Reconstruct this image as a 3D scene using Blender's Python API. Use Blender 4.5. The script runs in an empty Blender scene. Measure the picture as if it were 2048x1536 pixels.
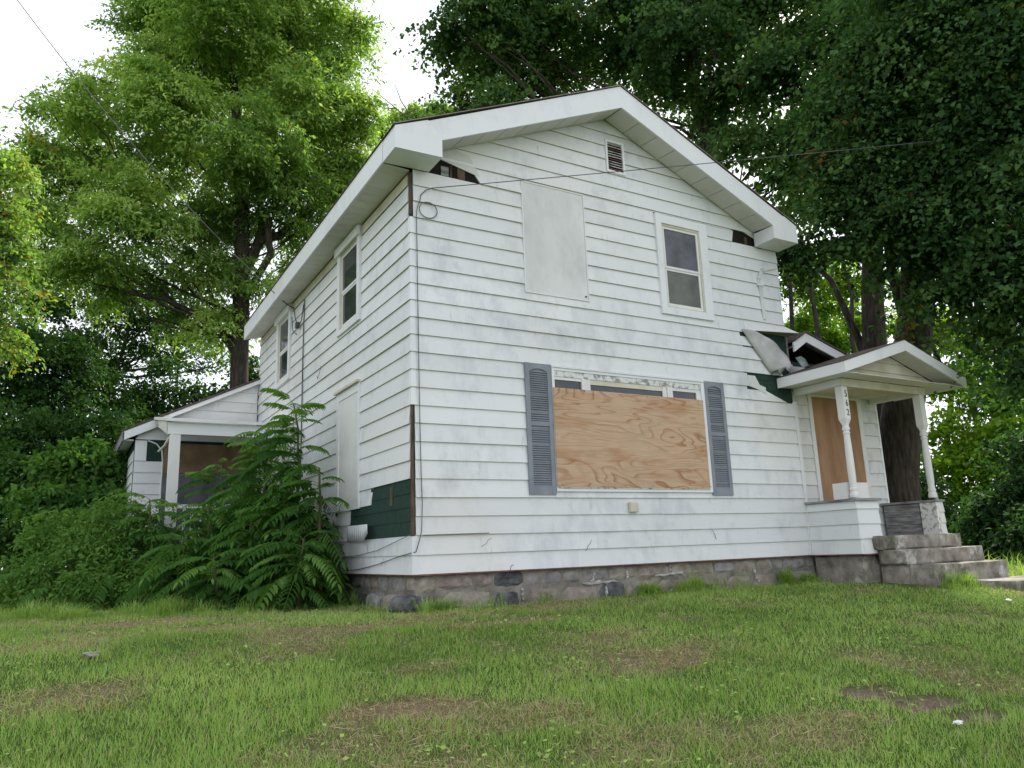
import bpy, math, random
import numpy as np
from mathutils import Vector, Matrix

S = bpy.context.scene
COL = S.collection
rnd = random.Random(7)
E = 0.2032          # exposure of one siding course
W = 6.2             # width of the front wall
D = 8.0             # depth of the main house

# ------------------------------------------------------------------ camera
cam_d = bpy.data.cameras.new("camera")
cam = bpy.data.objects.new("camera", cam_d)
COL.objects.link(cam)
r_ = Vector((0.86739615, -0.49637913, -0.03509532))
f_ = Vector((0.49192228, 0.84469196, 0.21096909))
u_ = r_.cross(f_)
M = Matrix((r_, u_, -f_)).transposed().to_4x4()
M.translation = Vector((-3.2475, -7.7894, 0.2165))
cam.matrix_world = M
cam_d.sensor_width = 36.0
cam_d.lens = 27.07
cam_d.clip_start = 0.05
cam_d.clip_end = 2000
S.camera = cam

# ------------------------------------------------------------------ light
SUN_EL, SUN_AZ = math.radians(42), math.radians(60)    # azimuth from +y towards +x
w = bpy.data.worlds.new("World")
S.world = w
w.use_nodes = True
nt = w.node_tree
nt.nodes.clear()
sky = nt.nodes.new("ShaderNodeTexSky")
sky.sky_type = 'NISHITA'
sky.sun_disc = False
sky.sun_elevation = SUN_EL
sky.sun_rotation = SUN_AZ
sky.air_density = 1.0
sky.dust_density = 3.0
# thin high cloud veil: the sky in the picture is an even bright white
tc = nt.nodes.new("ShaderNodeTexCoord")
nz = nt.nodes.new("ShaderNodeTexNoise")
nz.inputs['Scale'].default_value = 1.6
nz.inputs['Detail'].default_value = 4
mr = nt.nodes.new("ShaderNodeMapRange")
mr.inputs['From Min'].default_value = 0.3
mr.inputs['From Max'].default_value = 0.7
mr.inputs['To Min'].default_value = 0.74
mr.inputs['To Max'].default_value = 0.92
mixc = nt.nodes.new("ShaderNodeMix")
mixc.data_type = 'RGBA'
mixc.inputs['B'].default_value = (7.6, 7.9, 8.5, 1)
bg = nt.nodes.new("ShaderNodeBackground")
bg.inputs['Strength'].default_value = 0.12
wo = nt.nodes.new("ShaderNodeOutputWorld")
nt.links.new(tc.outputs['Generated'], nz.inputs['Vector'])
nt.links.new(nz.outputs['Fac'], mr.inputs['Value'])
nt.links.new(mr.outputs['Result'], mixc.inputs['Factor'])
nt.links.new(sky.outputs['Color'], mixc.inputs['A'])
nt.links.new(mixc.outputs['Result'], bg.inputs['Color'])
nt.links.new(bg.outputs['Background'], wo.inputs['Surface'])

sun_d = bpy.data.lights.new("sun", 'SUN')
sun_d.energy = 4.6
sun_d.angle = math.radians(9)
sun_d.color = (1.0, 0.95, 0.84)
sun = bpy.data.objects.new("sun", sun_d)
COL.objects.link(sun)
sd = Vector((math.sin(SUN_AZ) * math.cos(SUN_EL), math.cos(SUN_AZ) * math.cos(SUN_EL), math.sin(SUN_EL)))
sun.rotation_euler = sd.to_track_quat('Z', 'Y').to_euler()
sun.location = (0, 0, 40)

S.view_settings.view_transform = 'Standard'
S.view_settings.look = 'None'
S.view_settings.exposure = 0.66
S.view_settings.gamma = 1.0
S.render.engine = 'CYCLES'
S.cycles.use_denoising = True
S.cycles.max_bounces = 8
S.cycles.transparent_max_bounces = 8

# ------------------------------------------------------------------ materials
def new_mat(name):
    m = bpy.data.materials.new(name)
    m.use_nodes = True
    n = m.node_tree.nodes
    return m, n, m.node_tree.links, n['Principled BSDF']

def noise(n, l, scale, detail=4, rough=0.55, vec=None, dist=0.0):
    t = n.new("ShaderNodeTexNoise")
    t.inputs['Scale'].default_value = scale
    t.inputs['Detail'].default_value = detail
    t.inputs['Roughness'].default_value = rough
    t.inputs['Distortion'].default_value = dist
    if vec is not None:
        l.new(vec, t.inputs['Vector'])
    return t

def mapping(n, l, scale=(1, 1, 1), loc=(0, 0, 0), per_object=False):
    tc = n.new("ShaderNodeTexCoord")
    mp = n.new("ShaderNodeMapping")
    mp.inputs['Scale'].default_value = scale
    mp.inputs['Location'].default_value = loc
    l.new(tc.outputs['Object'], mp.inputs['Vector'])
    out = mp.outputs['Vector']
    if per_object:
        oi = n.new("ShaderNodeObjectInfo")
        mu = n.new("ShaderNodeMath"); mu.operation = 'MULTIPLY'; mu.inputs[1].default_value = 37.0
        l.new(oi.outputs['Random'], mu.inputs[0])
        ad = n.new("ShaderNodeVectorMath"); ad.operation = 'ADD'
        l.new(out, ad.inputs[0]); l.new(mu.outputs[0], ad.inputs[1])
        out = ad.outputs[0]
    return out

def ramp(n, l, fac, stops, interp='LINEAR'):
    r = n.new("ShaderNodeValToRGB")
    r.color_ramp.interpolation = interp
    els = r.color_ramp.elements
    while len(els) < len(stops):
        els.new(0.5)
    for e, (p, c) in zip(els, stops):
        e.position = p
        e.color = (*c, 1) if len(c) == 3 else c
    l.new(fac, r.inputs['Fac'])
    return r

def mix(n, l, fac, a, b, mode='MIX'):
    m = n.new("ShaderNodeMix")
    m.data_type = 'RGBA'
    m.blend_type = mode
    for key, v in (('Factor', fac), ('A', a), ('B', b)):
        if hasattr(v, 'links'):
            l.new(v, m.inputs[key])
        elif key == 'Factor':
            m.inputs[key].default_value = v
        else:
            m.inputs[key].default_value = (*v, 1)
    return m.outputs['Result']

def bump(n, l, bs, h, strength=0.3, dist=0.01):
    b = n.new("ShaderNodeBump")
    b.inputs['Strength'].default_value = strength
    b.inputs['Distance'].default_value = dist
    l.new(h, b.inputs['Height'])
    l.new(b.outputs['Normal'], bs.inputs['Normal'])

def mat_noisy(name, c1, c2, scale=6, rough=0.7, bstr=0.2, bscale=40, spec=0.3, stretch=(1, 1, 1), per_object=False, lo=0.35, hi=0.65):
    m, n, l, bs = new_mat(name)
    v = mapping(n, l, stretch, per_object=per_object)
    a = noise(n, l, scale, 6, 0.6, v)
    r = ramp(n, l, a.outputs['Fac'], [(lo, c1), (hi, c2)])
    l.new(r.outputs['Color'], bs.inputs['Base Color'])
    bs.inputs['Roughness'].default_value = rough
    bs.inputs['Specular IOR Level'].default_value = spec
    b = noise(n, l, bscale, 4, 0.6, v)
    bump(n, l, bs, b.outputs['Fac'], bstr, 0.006)
    return m

def mat_siding(name, base, dirt, amount=0.5, rough=0.5):
    """dirty white aluminium siding: mould streaks, specks, each board a touch different"""
    m, n, l, bs = new_mat(name)
    v = mapping(n, l, (1, 1, 1))
    vs = mapping(n, l, (1.7, 1.7, 0.8), per_object=True)
    big = noise(n, l, 0.9, 5, 0.62, v)
    st = noise(n, l, 2.6, 6, 0.68, vs)
    mul = n.new("ShaderNodeMath"); mul.operation = 'MULTIPLY'
    l.new(big.outputs['Fac'], mul.inputs[0]); l.new(st.outputs['Fac'], mul.inputs[1])
    r1 = ramp(n, l, mul.outputs[0], [(0.25, (0, 0, 0)), (0.40, (amount,) * 3)])
    c = mix(n, l, r1.outputs['Color'], base, dirt)
    warm = noise(n, l, 0.55, 3, 0.5, mapping(n, l, (1, 1, 1), (5, 3, 9)))
    r3 = ramp(n, l, warm.outputs['Fac'], [(0.45, (0, 0, 0)), (0.7, (0.5, 0.5, 0.5))])
    c = mix(n, l, r3.outputs['Color'], c, (base[0] * 0.98, base[1] * 0.93, base[2] * 0.84))
    # small dark specks and scratches
    sp = noise(n, l, 42, 3, 0.6, mapping(n, l, (1, 1, 0.45), (2, 7, 1)))
    r2 = ramp(n, l, sp.outputs['Fac'], [(0.70, (0, 0, 0)), (0.78, (0.4, 0.4, 0.4))])
    c = mix(n, l, r2.outputs['Color'], c, (0.26, 0.26, 0.24))
    oi = n.new("ShaderNodeObjectInfo")
    rr = n.new("ShaderNodeMapRange"); rr.inputs['To Min'].default_value = 0.93; rr.inputs['To Max'].default_value = 1.03
    l.new(oi.outputs['Random'], rr.inputs['Value'])
    vm = n.new("ShaderNodeVectorMath"); vm.operation = 'SCALE'
    l.new(c, vm.inputs[0]); l.new(rr.outputs['Result'], vm.inputs['Scale'])
    l.new(vm.outputs[0], bs.inputs['Base Color'])
    bs.inputs['Roughness'].default_value = rough
    bs.inputs['Specular IOR Level'].default_value = 0.35
    wv = noise(n, l, 3.0, 3, 0.5, mapping(n, l, (1, 1, 2)))
    bump(n, l, bs, wv.outputs['Fac'], 0.25, 0.02)
    return m

def mat_plywood(name, tan, brown, axis='x', freq=19, rings=True, sc=1.0):
    """rotary-cut face veneer: contour bands of early and late wood"""
    m, n, l, bs = new_mat(name)
    st = (0.55 * sc, 1, 2.3 * sc) if axis == 'x' else (2.3 * sc, 1, 0.4 * sc)
    v = mapping(n, l, st, (0.3, 0, 4.4))
    a = noise(n, l, 0.95, 2.2, 0.45, v, 0.9)
    mu = n.new("ShaderNodeMath"); mu.operation = 'MULTIPLY'; mu.inputs[1].default_value = freq
    l.new(a.outputs['Fac'], mu.inputs[0])
    fr = n.new("ShaderNodeMath"); fr.operation = 'FRACT'
    l.new(mu.outputs[0], fr.inputs[0])
    band = ramp(n, l, fr.outputs[0], [(0.0, (0, 0, 0)), (0.62, (0.08, 0.08, 0.08)), (0.9, (0.95, 0.95, 0.95)), (1.0, (0, 0, 0))])
    sel = noise(n, l, 1.4, 3, 0.5, mapping(n, l, (0.7, 1, 1.6), (3, 3, 3)))
    rs = ramp(n, l, sel.outputs['Fac'], [(0.36, (0.12, 0.12, 0.12)), (0.58, (1, 1, 1))])
    f2 = mix(n, l, 1.0, band.outputs['Color'], rs.outputs['Color'], 'MULTIPLY')
    c = mix(n, l, f2, tan, brown)
    blot = noise(n, l, 1.8, 5, 0.6, mapping(n, l, (0.6, 1, 2.2), (9, 1, 2)))
    rb = ramp(n, l, blot.outputs['Fac'], [(0.5, (0, 0, 0)), (0.66, (0.6, 0.6, 0.6))])
    c = mix(n, l, rb.outputs['Color'], c, (brown[0] * 1.15, brown[1] * 1.1, brown[2] * 1.1))
    grey = noise(n, l, 2.6, 5, 0.65, mapping(n, l, (1, 1, 1), (1, 8, 6)))
    rg = ramp(n, l, grey.outputs['Fac'], [(0.52, (0, 0, 0)), (0.75, (0.35, 0.35, 0.35))])
    c = mix(n, l, rg.outputs['Color'], c, (0.30, 0.23, 0.18))
    fine = noise(n, l, 30, 4, 0.6, mapping(n, l, (0.12, 1, 3) if axis == 'x' else (3, 1, 0.12)))
    rf = ramp(n, l, fine.outputs['Fac'], [(0.3, (0.82, 0.82, 0.82)), (0.7, (1.08, 1.08, 1.08))])
    c = mix(n, l, 1.0, c, rf.outputs['Color'], 'MULTIPLY')
    l.new(c, bs.inputs['Base Color'])
    bs.inputs['Roughness'].default_value = 0.75
    bs.inputs['Specular IOR Level'].default_value = 0.2
    bump(n, l, bs, fine.outputs['Fac'], 0.15, 0.004)
    return m

def mat_leaf(name, stops, trans=0.45, rough=0.65, spec=0.2, tmul=(1.4, 1.5, 0.65)):
    m = bpy.data.materials.new(name)
    m.use_nodes = True
    n, l = m.node_tree.nodes, m.node_tree.links
    bs = n['Principled BSDF']
    at = n.new("ShaderNodeAttribute"); at.attribute_name = 'var'
    r = ramp(n, l, at.outputs['Fac'], stops)
    l.new(r.outputs['Color'], bs.inputs['Base Color'])
    bs.inputs['Roughness'].default_value = rough
    bs.inputs['Specular IOR Level'].default_value = spec * .5
    tr = n.new("ShaderNodeBsdfTranslucent")
    tcol = mix(n, l, 1.0, r.outputs['Color'], tmul, 'MULTIPLY')
    l.new(tcol, tr.inputs['Color'])
    ms = n.new("ShaderNodeMixShader")
    ms.inputs['Fac'].default_value = trans
    l.new(bs.outputs[0], ms.inputs[1]); l.new(tr.outputs[0], ms.inputs[2])
    l.new(ms.outputs[0], n['Material Output'].inputs['Surface'])
    return m

def mat_glass(name, col, rough=0.06):
    m, n, l, bs = new_mat(name)
    v = mapping(n, l, (1, 1, 1))
    a = noise(n, l, 3.5, 4, 0.6, v)
    r = ramp(n, l, a.outputs['Fac'], [(0.35, tuple(c * 0.6 for c in col)), (0.7, tuple(c * 1.5 for c in col))])
    l.new(r.outputs['Color'], bs.inputs['Base Color'])
    bs.inputs['Roughness'].default_value = rough
    bs.inputs['Specular IOR Level'].default_value = 0.6
    wv = noise(n, l, 1.2, 2, 0.5, v)
    bump(n, l, bs, wv.outputs['Fac'], 0.12, 0.03)
    return m

M_ = {}
M_['siding'] = mat_siding('white_siding', (0.735, 0.745, 0.75), (0.50, 0.525, 0.56), 0.62)
M_['siding_b'] = mat_siding('grimy_white_siding', (0.66, 0.665, 0.65), (0.40, 0.42, 0.42), 0.9)
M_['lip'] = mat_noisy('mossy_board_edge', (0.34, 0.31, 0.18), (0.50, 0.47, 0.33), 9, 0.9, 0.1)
M_['trim'] = mat_siding('white_aluminium_trim', (0.76, 0.77, 0.78), (0.55, 0.57, 0.60), 0.5, 0.42)
M_['soffit'] = mat_siding('white_soffit', (0.62, 0.61, 0.57), (0.45, 0.44, 0.38), 0.6, 0.6)
M_['peel'] = mat_noisy('peeling_white_paint', (0.30, 0.29, 0.25), (0.70, 0.70, 0.68), 14, 0.8, 0.5, 30, lo=0.38, hi=0.5)
M_['paint'] = mat_siding('white_paint', (0.74, 0.74, 0.72), (0.52, 0.53, 0.52), 0.5, 0.5)
M_['cream'] = mat_noisy('yellowed_paint', (0.50, 0.46, 0.33), (0.66, 0.63, 0.52), 2.4, 0.6, 0.1)
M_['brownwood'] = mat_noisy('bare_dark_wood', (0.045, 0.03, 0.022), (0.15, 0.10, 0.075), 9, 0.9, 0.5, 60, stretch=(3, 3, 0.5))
M_['drip'] = mat_noisy('brown_drip_edge', (0.20, 0.15, 0.14), (0.30, 0.24, 0.22), 6, 0.7)
M_['rust'] = mat_noisy('rust_red_starter_strip', (0.16, 0.06, 0.045), (0.28, 0.13, 0.10), 10, 0.8)
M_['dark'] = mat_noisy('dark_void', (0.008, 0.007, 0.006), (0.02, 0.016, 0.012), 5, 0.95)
M_['sheath'] = mat_noisy('dark_sheathing', (0.012, 0.03, 0.025), (0.03, 0.06, 0.05), 6, 0.9)
M_['green'] = mat_noisy('dark_green_shingle', (0.010, 0.030, 0.022), (0.026, 0.060, 0.046), 18, 0.9, 0.6, 50, stretch=(3, 3, 0.8), per_object=True)
M_['board'] = mat_noisy('grey_white_board', (0.60, 0.595, 0.58), (0.72, 0.715, 0.70), 2.2, 0.8, 0.1, stretch=(1, 1, 0.5))
M_['shutter'] = mat_noisy('grey_shutter', (0.20, 0.22, 0.25), (0.25, 0.27, 0.305), 5, 0.6, 0.1)
M_['ply'] = mat_plywood('plywood_face', (0.57, 0.40, 0.265), (0.35, 0.165, 0.07))
M_['plydoor'] = mat_noisy('orange_plywood_panel', (0.27, 0.145, 0.075), (0.38, 0.22, 0.12), 2.2, 0.7, 0.1, stretch=(2.5, 1, 0.6))
M_['plyback'] = mat_noisy('brown_plywood_panel', (0.16, 0.10, 0.06), (0.27, 0.18, 0.11), 3, 0.7, 0.1, stretch=(1, 1, 1))
M_['glass'] = mat_glass('window_glass', (0.035, 0.040, 0.045))
M_['screen'] = mat_glass('dusty_screened_glass', (0.075, 0.08, 0.095), 0.35)
M_['shade'] = mat_glass('glass_over_dull_shade', (0.085, 0.09, 0.07), 0.25)
M_['concrete'] = mat_noisy('old_concrete', (0.15, 0.135, 0.11), (0.36, 0.325, 0.28), 5.5, 0.95, 1.0, 45)
def weather(m, scale, col, lo, hi, amt, stretch=(1, 1, 1), seed=3):
    """lay a second blotchy tone (lichen, damp, chalk) over a material"""
    n, l = m.node_tree.nodes, m.node_tree.links
    bs = n['Principled BSDF']
    src = bs.inputs['Base Color'].links[0].from_socket
    t = noise(n, l, scale, 5, 0.7, mapping(n, l, stretch, (seed, seed * 2, 1)))
    r = ramp(n, l, t.outputs['Fac'], [(lo, (0, 0, 0)), (hi, (amt,) * 3)])
    l.new(mix(n, l, r.outputs['Color'], src, col), bs.inputs['Base Color'])
M_['mortar'] = mat_noisy('pale_mortar', (0.13, 0.115, 0.095), (0.27, 0.245, 0.21), 5, 0.95, 0.7, 30)
M_['mortar_w'] = mat_noisy('white_mortar', (0.30, 0.29, 0.27), (0.55, 0.54, 0.52), 9, 0.95, 0.5, 30)
def stone_mat(name, a, b):
    return mat_noisy(name, a, b, 7, 0.9, 0.9, 34, stretch=(1, 1, 1.3), per_object=True)
M_['st_pink'] = stone_mat('pinkish_granite', (0.18, 0.14, 0.125), (0.34, 0.285, 0.255))
M_['st_grey'] = stone_mat('grey_granite', (0.16, 0.15, 0.145), (0.31, 0.295, 0.28))
M_['st_dark'] = stone_mat('blue_black_stone', (0.045, 0.046, 0.052), (0.15, 0.152, 0.16))
M_['st_tan'] = stone_mat('tan_fieldstone', (0.20, 0.17, 0.135), (0.36, 0.32, 0.27))
M_['wire'] = mat_noisy('dark_cable', (0.06, 0.06, 0.065), (0.12, 0.12, 0.13), 5, 0.7)
M_['wire_w'] = mat_noisy('pale_cable', (0.30, 0.30, 0.30), (0.45, 0.45, 0.44), 5, 0.7)
M_['flap'] = mat_noisy('grimy_siding_underside', (0.36, 0.355, 0.34), (0.55, 0.55, 0.54), 3, 0.7, 0.2)
M_['black'] = mat_noisy('black_numeral', (0.012, 0.012, 0.012), (0.03, 0.03, 0.03), 5, 0.5)
M_['roof'] = mat_noisy('asphalt_shingle', (0.06, 0.045, 0.04), (0.13, 0.10, 0.09), 14, 0.95, 0.6, 60)
M_['oldwood'] = mat_noisy('weathered_grey_wood', (0.13, 0.13, 0.13), (0.36, 0.36, 0.355), 4, 0.9, 0.7, 50, stretch=(0.5, 1, 6))
M_['bark'] = mat_noisy('tree_bark', (0.022, 0.017, 0.013), (0.075, 0.06, 0.048), 7, 0.95, 1.0, 14, stretch=(3, 3, 0.5))
M_['bark_l'] = mat_noisy('grey_bark', (0.05, 0.042, 0.04), (0.13, 0.115, 0.11), 7, 0.95, 1.0, 14, stretch=(3, 3, 0.5))
M_['stem'] = mat_noisy('green_brown_stem', (0.06, 0.07, 0.025), (0.12, 0.12, 0.05), 7, 0.7)
M_['tarp'] = mat_noisy('grey_green_torn_felt', (0.12, 0.16, 0.15), (0.30, 0.36, 0.34), 3, 0.8, 0.3)

weather(M_['concrete'], 3.0, (0.52, 0.50, 0.46), .54, .62, .8)
weather(M_['concrete'], 2.2, (0.05, 0.06, 0.03), .50, .66, .8, seed=8)
weather(M_['siding'], 1.3, (0.36, 0.38, 0.38), .56, .76, .55, (1, 1, .8), 21)
weather(M_['siding'], 9.0, (0.30, 0.29, 0.24), .62, .76, .5, (1, 1, .22), 31)
weather(M_['st_pink'], 4, (0.09, 0.10, 0.05), .52, .7, .6, seed=5)
weather(M_['st_grey'], 4, (0.34, 0.32, 0.29), .55, .7, .6, seed=6)
weather(M_['board'], 2.5, (0.48, 0.47, 0.45), .5, .72, .6, (1, 1, .5), 5)
weather(M_['mortar'], 5, (0.30, 0.28, 0.25), .55, .66, .7, seed=7)

# ------------------------------------------------------------------ helpers
def link(name, me, m=None, parent=None):
    o = bpy.data.objects.new(name, me)
    COL.objects.link(o)
    if m is not None and me is not None:
        for x in (m if isinstance(m, (list, tuple)) else [m]):
            me.materials.append(x)
    if parent is not None:
        o.parent = parent
    return o

def thing(name, label, cat, loc=(0, 0, 0), group=None):
    o = bpy.data.objects.new(name, None)
    COL.objects.link(o)
    o.location = loc
    o.empty_display_size = 0.2
    o['label'] = label
    o['category'] = cat
    if group:
        o['group'] = group
    return o

def tag(o, label, cat, group=None, kind=None):
    if kind:
        o['kind'] = kind
    if label:
        o['label'] = label
    if cat:
        o['category'] = cat
    if group:
        o['group'] = group
    return o

class MB:
    """collects faces in world coordinates"""
    def __init__(s):
        s.v, s.f, s.mi = [], [], []
    def poly(s, pts, mi=0):
        b = len(s.v)
        s.v += [tuple(p) for p in pts]
        s.f.append(tuple(range(b, b + len(pts))))
        s.mi.append(mi)
    def hexa(s, p, mi=0):
        """8 points: bottom ring 0-3, top ring 4-7"""
        b = len(s.v)
        s.v += [tuple(q) for q in p]
        for q in ((3, 2, 1, 0), (4, 5, 6, 7), (0, 1, 5, 4), (1, 2, 6, 5), (2, 3, 7, 6), (3, 0, 4, 7)):
            s.f.append(tuple(b + k for k in q))
            s.mi.append(mi)
        return s
    def box(s, x0, x1, y0, y1, z0, z1, mi=0):
        return s.hexa([(x0, y0, z0), (x1, y0, z0), (x1, y1, z0), (x0, y1, z0), (x0, y0, z1), (x1, y0, z1), (x1, y1, z1), (x0, y1, z1)], mi)
    def prism(s, pts, d, mi=0):
        """polygon pts (3D, planar) extruded by vector d"""
        b, n = len(s.v), len(pts)
        d = Vector(d)
        s.v += [tuple(Vector(p)) for p in pts] + [tuple(Vector(p) + d) for p in pts]
        s.f.append(tuple(b + k for k in range(n - 1, -1, -1))); s.mi.append(mi)
        s.f.append(tuple(b + n + k for k in range(n))); s.mi.append(mi)
        for k in range(n):
            j = (k + 1) % n
            s.f.append((b + k, b + j, b + n + j, b + n + k)); s.mi.append(mi)
        return s
    def bar(s, a, b_, w_, h_, up=(0, 0, 1), mi=0):
        """rectangular bar between two points"""
        a, b_ = Vector(a), Vector(b_)
        t = (b_ - a).normalized()
        sx = t.cross(Vector(up)).normalized() * (w_ / 2)
        sy = sx.cross(t).normalized() * (h_ / 2)
        return s.hexa([a - sx - sy, a + sx - sy, a + sx + sy, a - sx + sy, b_ - sx - sy, b_ + sx - sy, b_ + sx + sy, b_ - sx + sy], mi)
    def tube(s, pts, rad, sides=6, mi=0):
        pts = [Vector(p) for p in pts]
        if not isinstance(rad, (list, tuple)):
            rad = [rad] * len(pts)
        rings = []
        ref = Vector((0.13, 0.31, 0.94)).normalized()
        for i, p in enumerate(pts):
            t = (pts[min(i + 1, len(pts) - 1)] - pts[max(i - 1, 0)])
            t = t.normalized() if t.length > 1e-9 else Vector((0, 0, 1))
            if abs(t.dot(ref)) > 0.97:
                a = t.cross(Vector((1, 0.2, 0))).normalized()
            else:
                a = t.cross(ref).normalized()
            c = t.cross(a)
            b = len(s.v)
            for k in range(sides):
                g = 2 * math.pi * k / sides
                s.v.append(tuple(p + (a * math.cos(g) + c * math.sin(g)) * rad[i]))
            rings.append(b)
        for i in range(len(pts) - 1):
            for k in range(sides):
                j = (k + 1) % sides
                s.f.append((rings[i] + k, rings[i] + j, rings[i + 1] + j, rings[i + 1] + k)); s.mi.append(mi)
        s.f.append(tuple(rings[0] + k for k in range(sides - 1, -1, -1))); s.mi.append(mi)
        s.f.append(tuple(rings[-1] + k for k in range(sides))); s.mi.append(mi)
        return s
    def lathe(s, c, prof, sides=14, mi=0):
        """prof: list of (z, r) about the vertical axis through c"""
        base = []
        for z, r in prof:
            b = len(s.v)
            base.append(b)
            for k in range(sides):
                g = 2 * math.pi * k / sides
                s.v.append((c[0] + r * math.cos(g), c[1] + r * math.sin(g), c[2] + z))
        for i in range(len(prof) - 1):
            for k in range(sides):
                j = (k + 1) % sides
                s.f.append((base[i] + k, base[i] + j, base[i + 1] + j, base[i + 1] + k)); s.mi.append(mi)
        s.f.append(tuple(base[0] + k for k in range(sides - 1, -1, -1))); s.mi.append(mi)
        s.f.append(tuple(base[-1] + k for k in range(sides))); s.mi.append(mi)
        return s
    def build(s, name, m, parent=None, smooth=False, origin=None):
        me = bpy.data.meshes.new(name)
        o0 = Vector(origin) if origin is not None else Vector((0, 0, 0))
        me.from_pydata([tuple(Vector(p) - o0) for p in s.v], [], s.f)
        o = link(name, me, m, None)
        if any(s.mi):
            me.polygons.foreach_set('material_index', s.mi)
        if smooth:
            me.polygons.foreach_set('use_smooth', [True] * len(me.polygons))
        me.update()
        o.location = o0
        if parent is not None:
            o.parent = parent
            pw = Matrix.Translation(parent_loc(parent))
            o.matrix_parent_inverse = pw.inverted()
        return o

def parent_loc(p):
    v = Vector((0, 0, 0))
    while p is not None:
        v += Vector(p.location)
        if p.parent is not None:
            v += p.matrix_parent_inverse.translation
        p = p.parent
    return v

# ------------------------------------------------------------------ wall frames: point(s, z, o): s along the wall, z up, o out of the wall
def FR(s, z, o=0.0): return (s, -o, z)                       # front wall, plane y = 0
def SD(s, z, o=0.0): return (-o, s, z)                       # side wall, plane x = 0
def mk_frame(kind, c):
    if kind == 'front':
        return lambda s, z, o=0.0: (s, c - o, z)
    if kind == 'left':
        return lambda s, z, o=0.0: (c - o, s, z)
    if kind == 'right':
        return lambda s, z, o=0.0: (c + o, s, z)

def fbox(mb, F, s0, s1, z0, z1, o0, o1, mi=0):
    return mb.hexa([F(s0, z0, o1), F(s1, z0, o1), F(s1, z0, o0), F(s0, z0, o0), F(s0, z1, o1), F(s1, z1, o1), F(s1, z1, o0), F(s0, z1, o0)], mi)

def put(name, F, s0, s1, z0, z1, o0, o1, m, parent):
    return fbox(MB(), F, s0, s1, z0, z1, o0, o1).build(name, m, parent)

def off(z, zk, e=E):
    return 0.004 + 0.016 * (1 - (z - zk) / e)

def board(F, parent, zk, b0, b1, t0, t1, z0, z1, m, lift=(0, 0)):
    """one lap board: trapezoid b0..b1 at z0, t0..t1 at z1, wedge section, dirty lower edge"""
    mb = MB()
    j = rnd.uniform(-0.0015, 0.002)
    ob, ot = off(z0, zk) + j, off(z1, zk) + j
    l0, l1 = lift
    za, zb_ = z0 + rnd.uniform(-.003, .003), z0 + rnd.uniform(-.003, .003)
    ob += rnd.uniform(0, .004)
    A, B_, C_, D_ = F(b0, za, ob + l0), F(b1, zb_, ob + l1), F(t1, z1, ot), F(t0, z1, ot)
    a, b, c, d = F(b0, z0, 0.001), F(b1, z0, 0.001), F(t1, z1, 0.001), F(t0, z1, 0.001)
    mb.poly([A, B_, C_, D_])
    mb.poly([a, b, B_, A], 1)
    mb.poly([d, D_, C_, c])
    mb.poly([a, A, D_, d])
    mb.poly([b, c, C_, B_])
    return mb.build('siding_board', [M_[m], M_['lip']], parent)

def siding(F, parent, k0, k1, s0, s1, openings=(), m='siding', cuts=None, joint=(2.4, 3.9), lo=None, hi=None, zoff=0.0, top=None, lifts=None):
    """courses k0..k1-1 between s0 and s1, minus openings (s0, s1, z0, z1); cuts[k] = [(b0, b1, t0, t1), ...] replaces a course"""
    for k in range(k0, k1):
        z0, z1 = k * E + zoff, (k + 1) * E + zoff
        if top is not None:
            z1 = min(z1, top)
        if cuts and k in cuts:
            for q in cuts[k]:
                board(F, parent, z0, *q, z0, z1, m, (lifts or {}).get(k, (0, 0)))
            continue
        zk = z0
        hit = sorted([o for o in openings if o[2] < z1 - 0.004 and o[3] > z0 + 0.004])
        L0, L1 = (lo(z0) if lo else s0), (hi(z0) if hi else s1)
        T0, T1 = (lo(z1) if lo else s0), (hi(z1) if hi else s1)
        L0, T0, L1, T1 = max(L0, s0), max(T0, s0), min(L1, s1), min(T1, s1)
        iv, cur, tcur = [], L0, T0
        for o in hit:
            if o[0] > cur + 0.01:
                iv.append((cur, o[0], tcur, o[0]))
            cur = tcur = max(cur, o[1])
            if o[2] > z0 + 0.012:
                board(F, parent, zk, o[0], o[1], o[0], o[1], z0, o[2], m)
            if o[3] < z1 - 0.012:
                board(F, parent, zk, o[0], o[1], o[0], o[1], o[3], z1, m)
        if L1 > cur + 0.01:
            iv.append((cur, L1, tcur, T1))
        for b0, b1, t0, t1 in iv:
            n = b1 - b0
            if n > joint[1] + 0.4:
                x = rnd.uniform(b0 + joint[0] * 0.5, b0 + min(joint[1], n - 1.0))
                board(F, parent, zk, b0, x - 0.001, t0, x - 0.001, z0, z1, m)
                board(F, parent, zk, x + 0.001, b1, x + 0.001, t1, z0, z1, m)
            else:
                board(F, parent, zk, b0, b1, t0, t1, z0, z1, m)

def casing(F, s0, s1, z0, z1, l, r, t, b, o=0.05, oi=0.0):
    mb = MB()
    fbox(mb, F, s0, s0 + l, z0, z1, oi, o)
    fbox(mb, F, s1 - r, s1, z0, z1, oi, o)
    fbox(mb, F, s0 + l, s1 - r, z1 - t, z1, oi, o - 0.003)
    fbox(mb, F, s0 + l, s1 - r, z0, z0 + b, oi, o - 0.003)
    return mb

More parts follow.
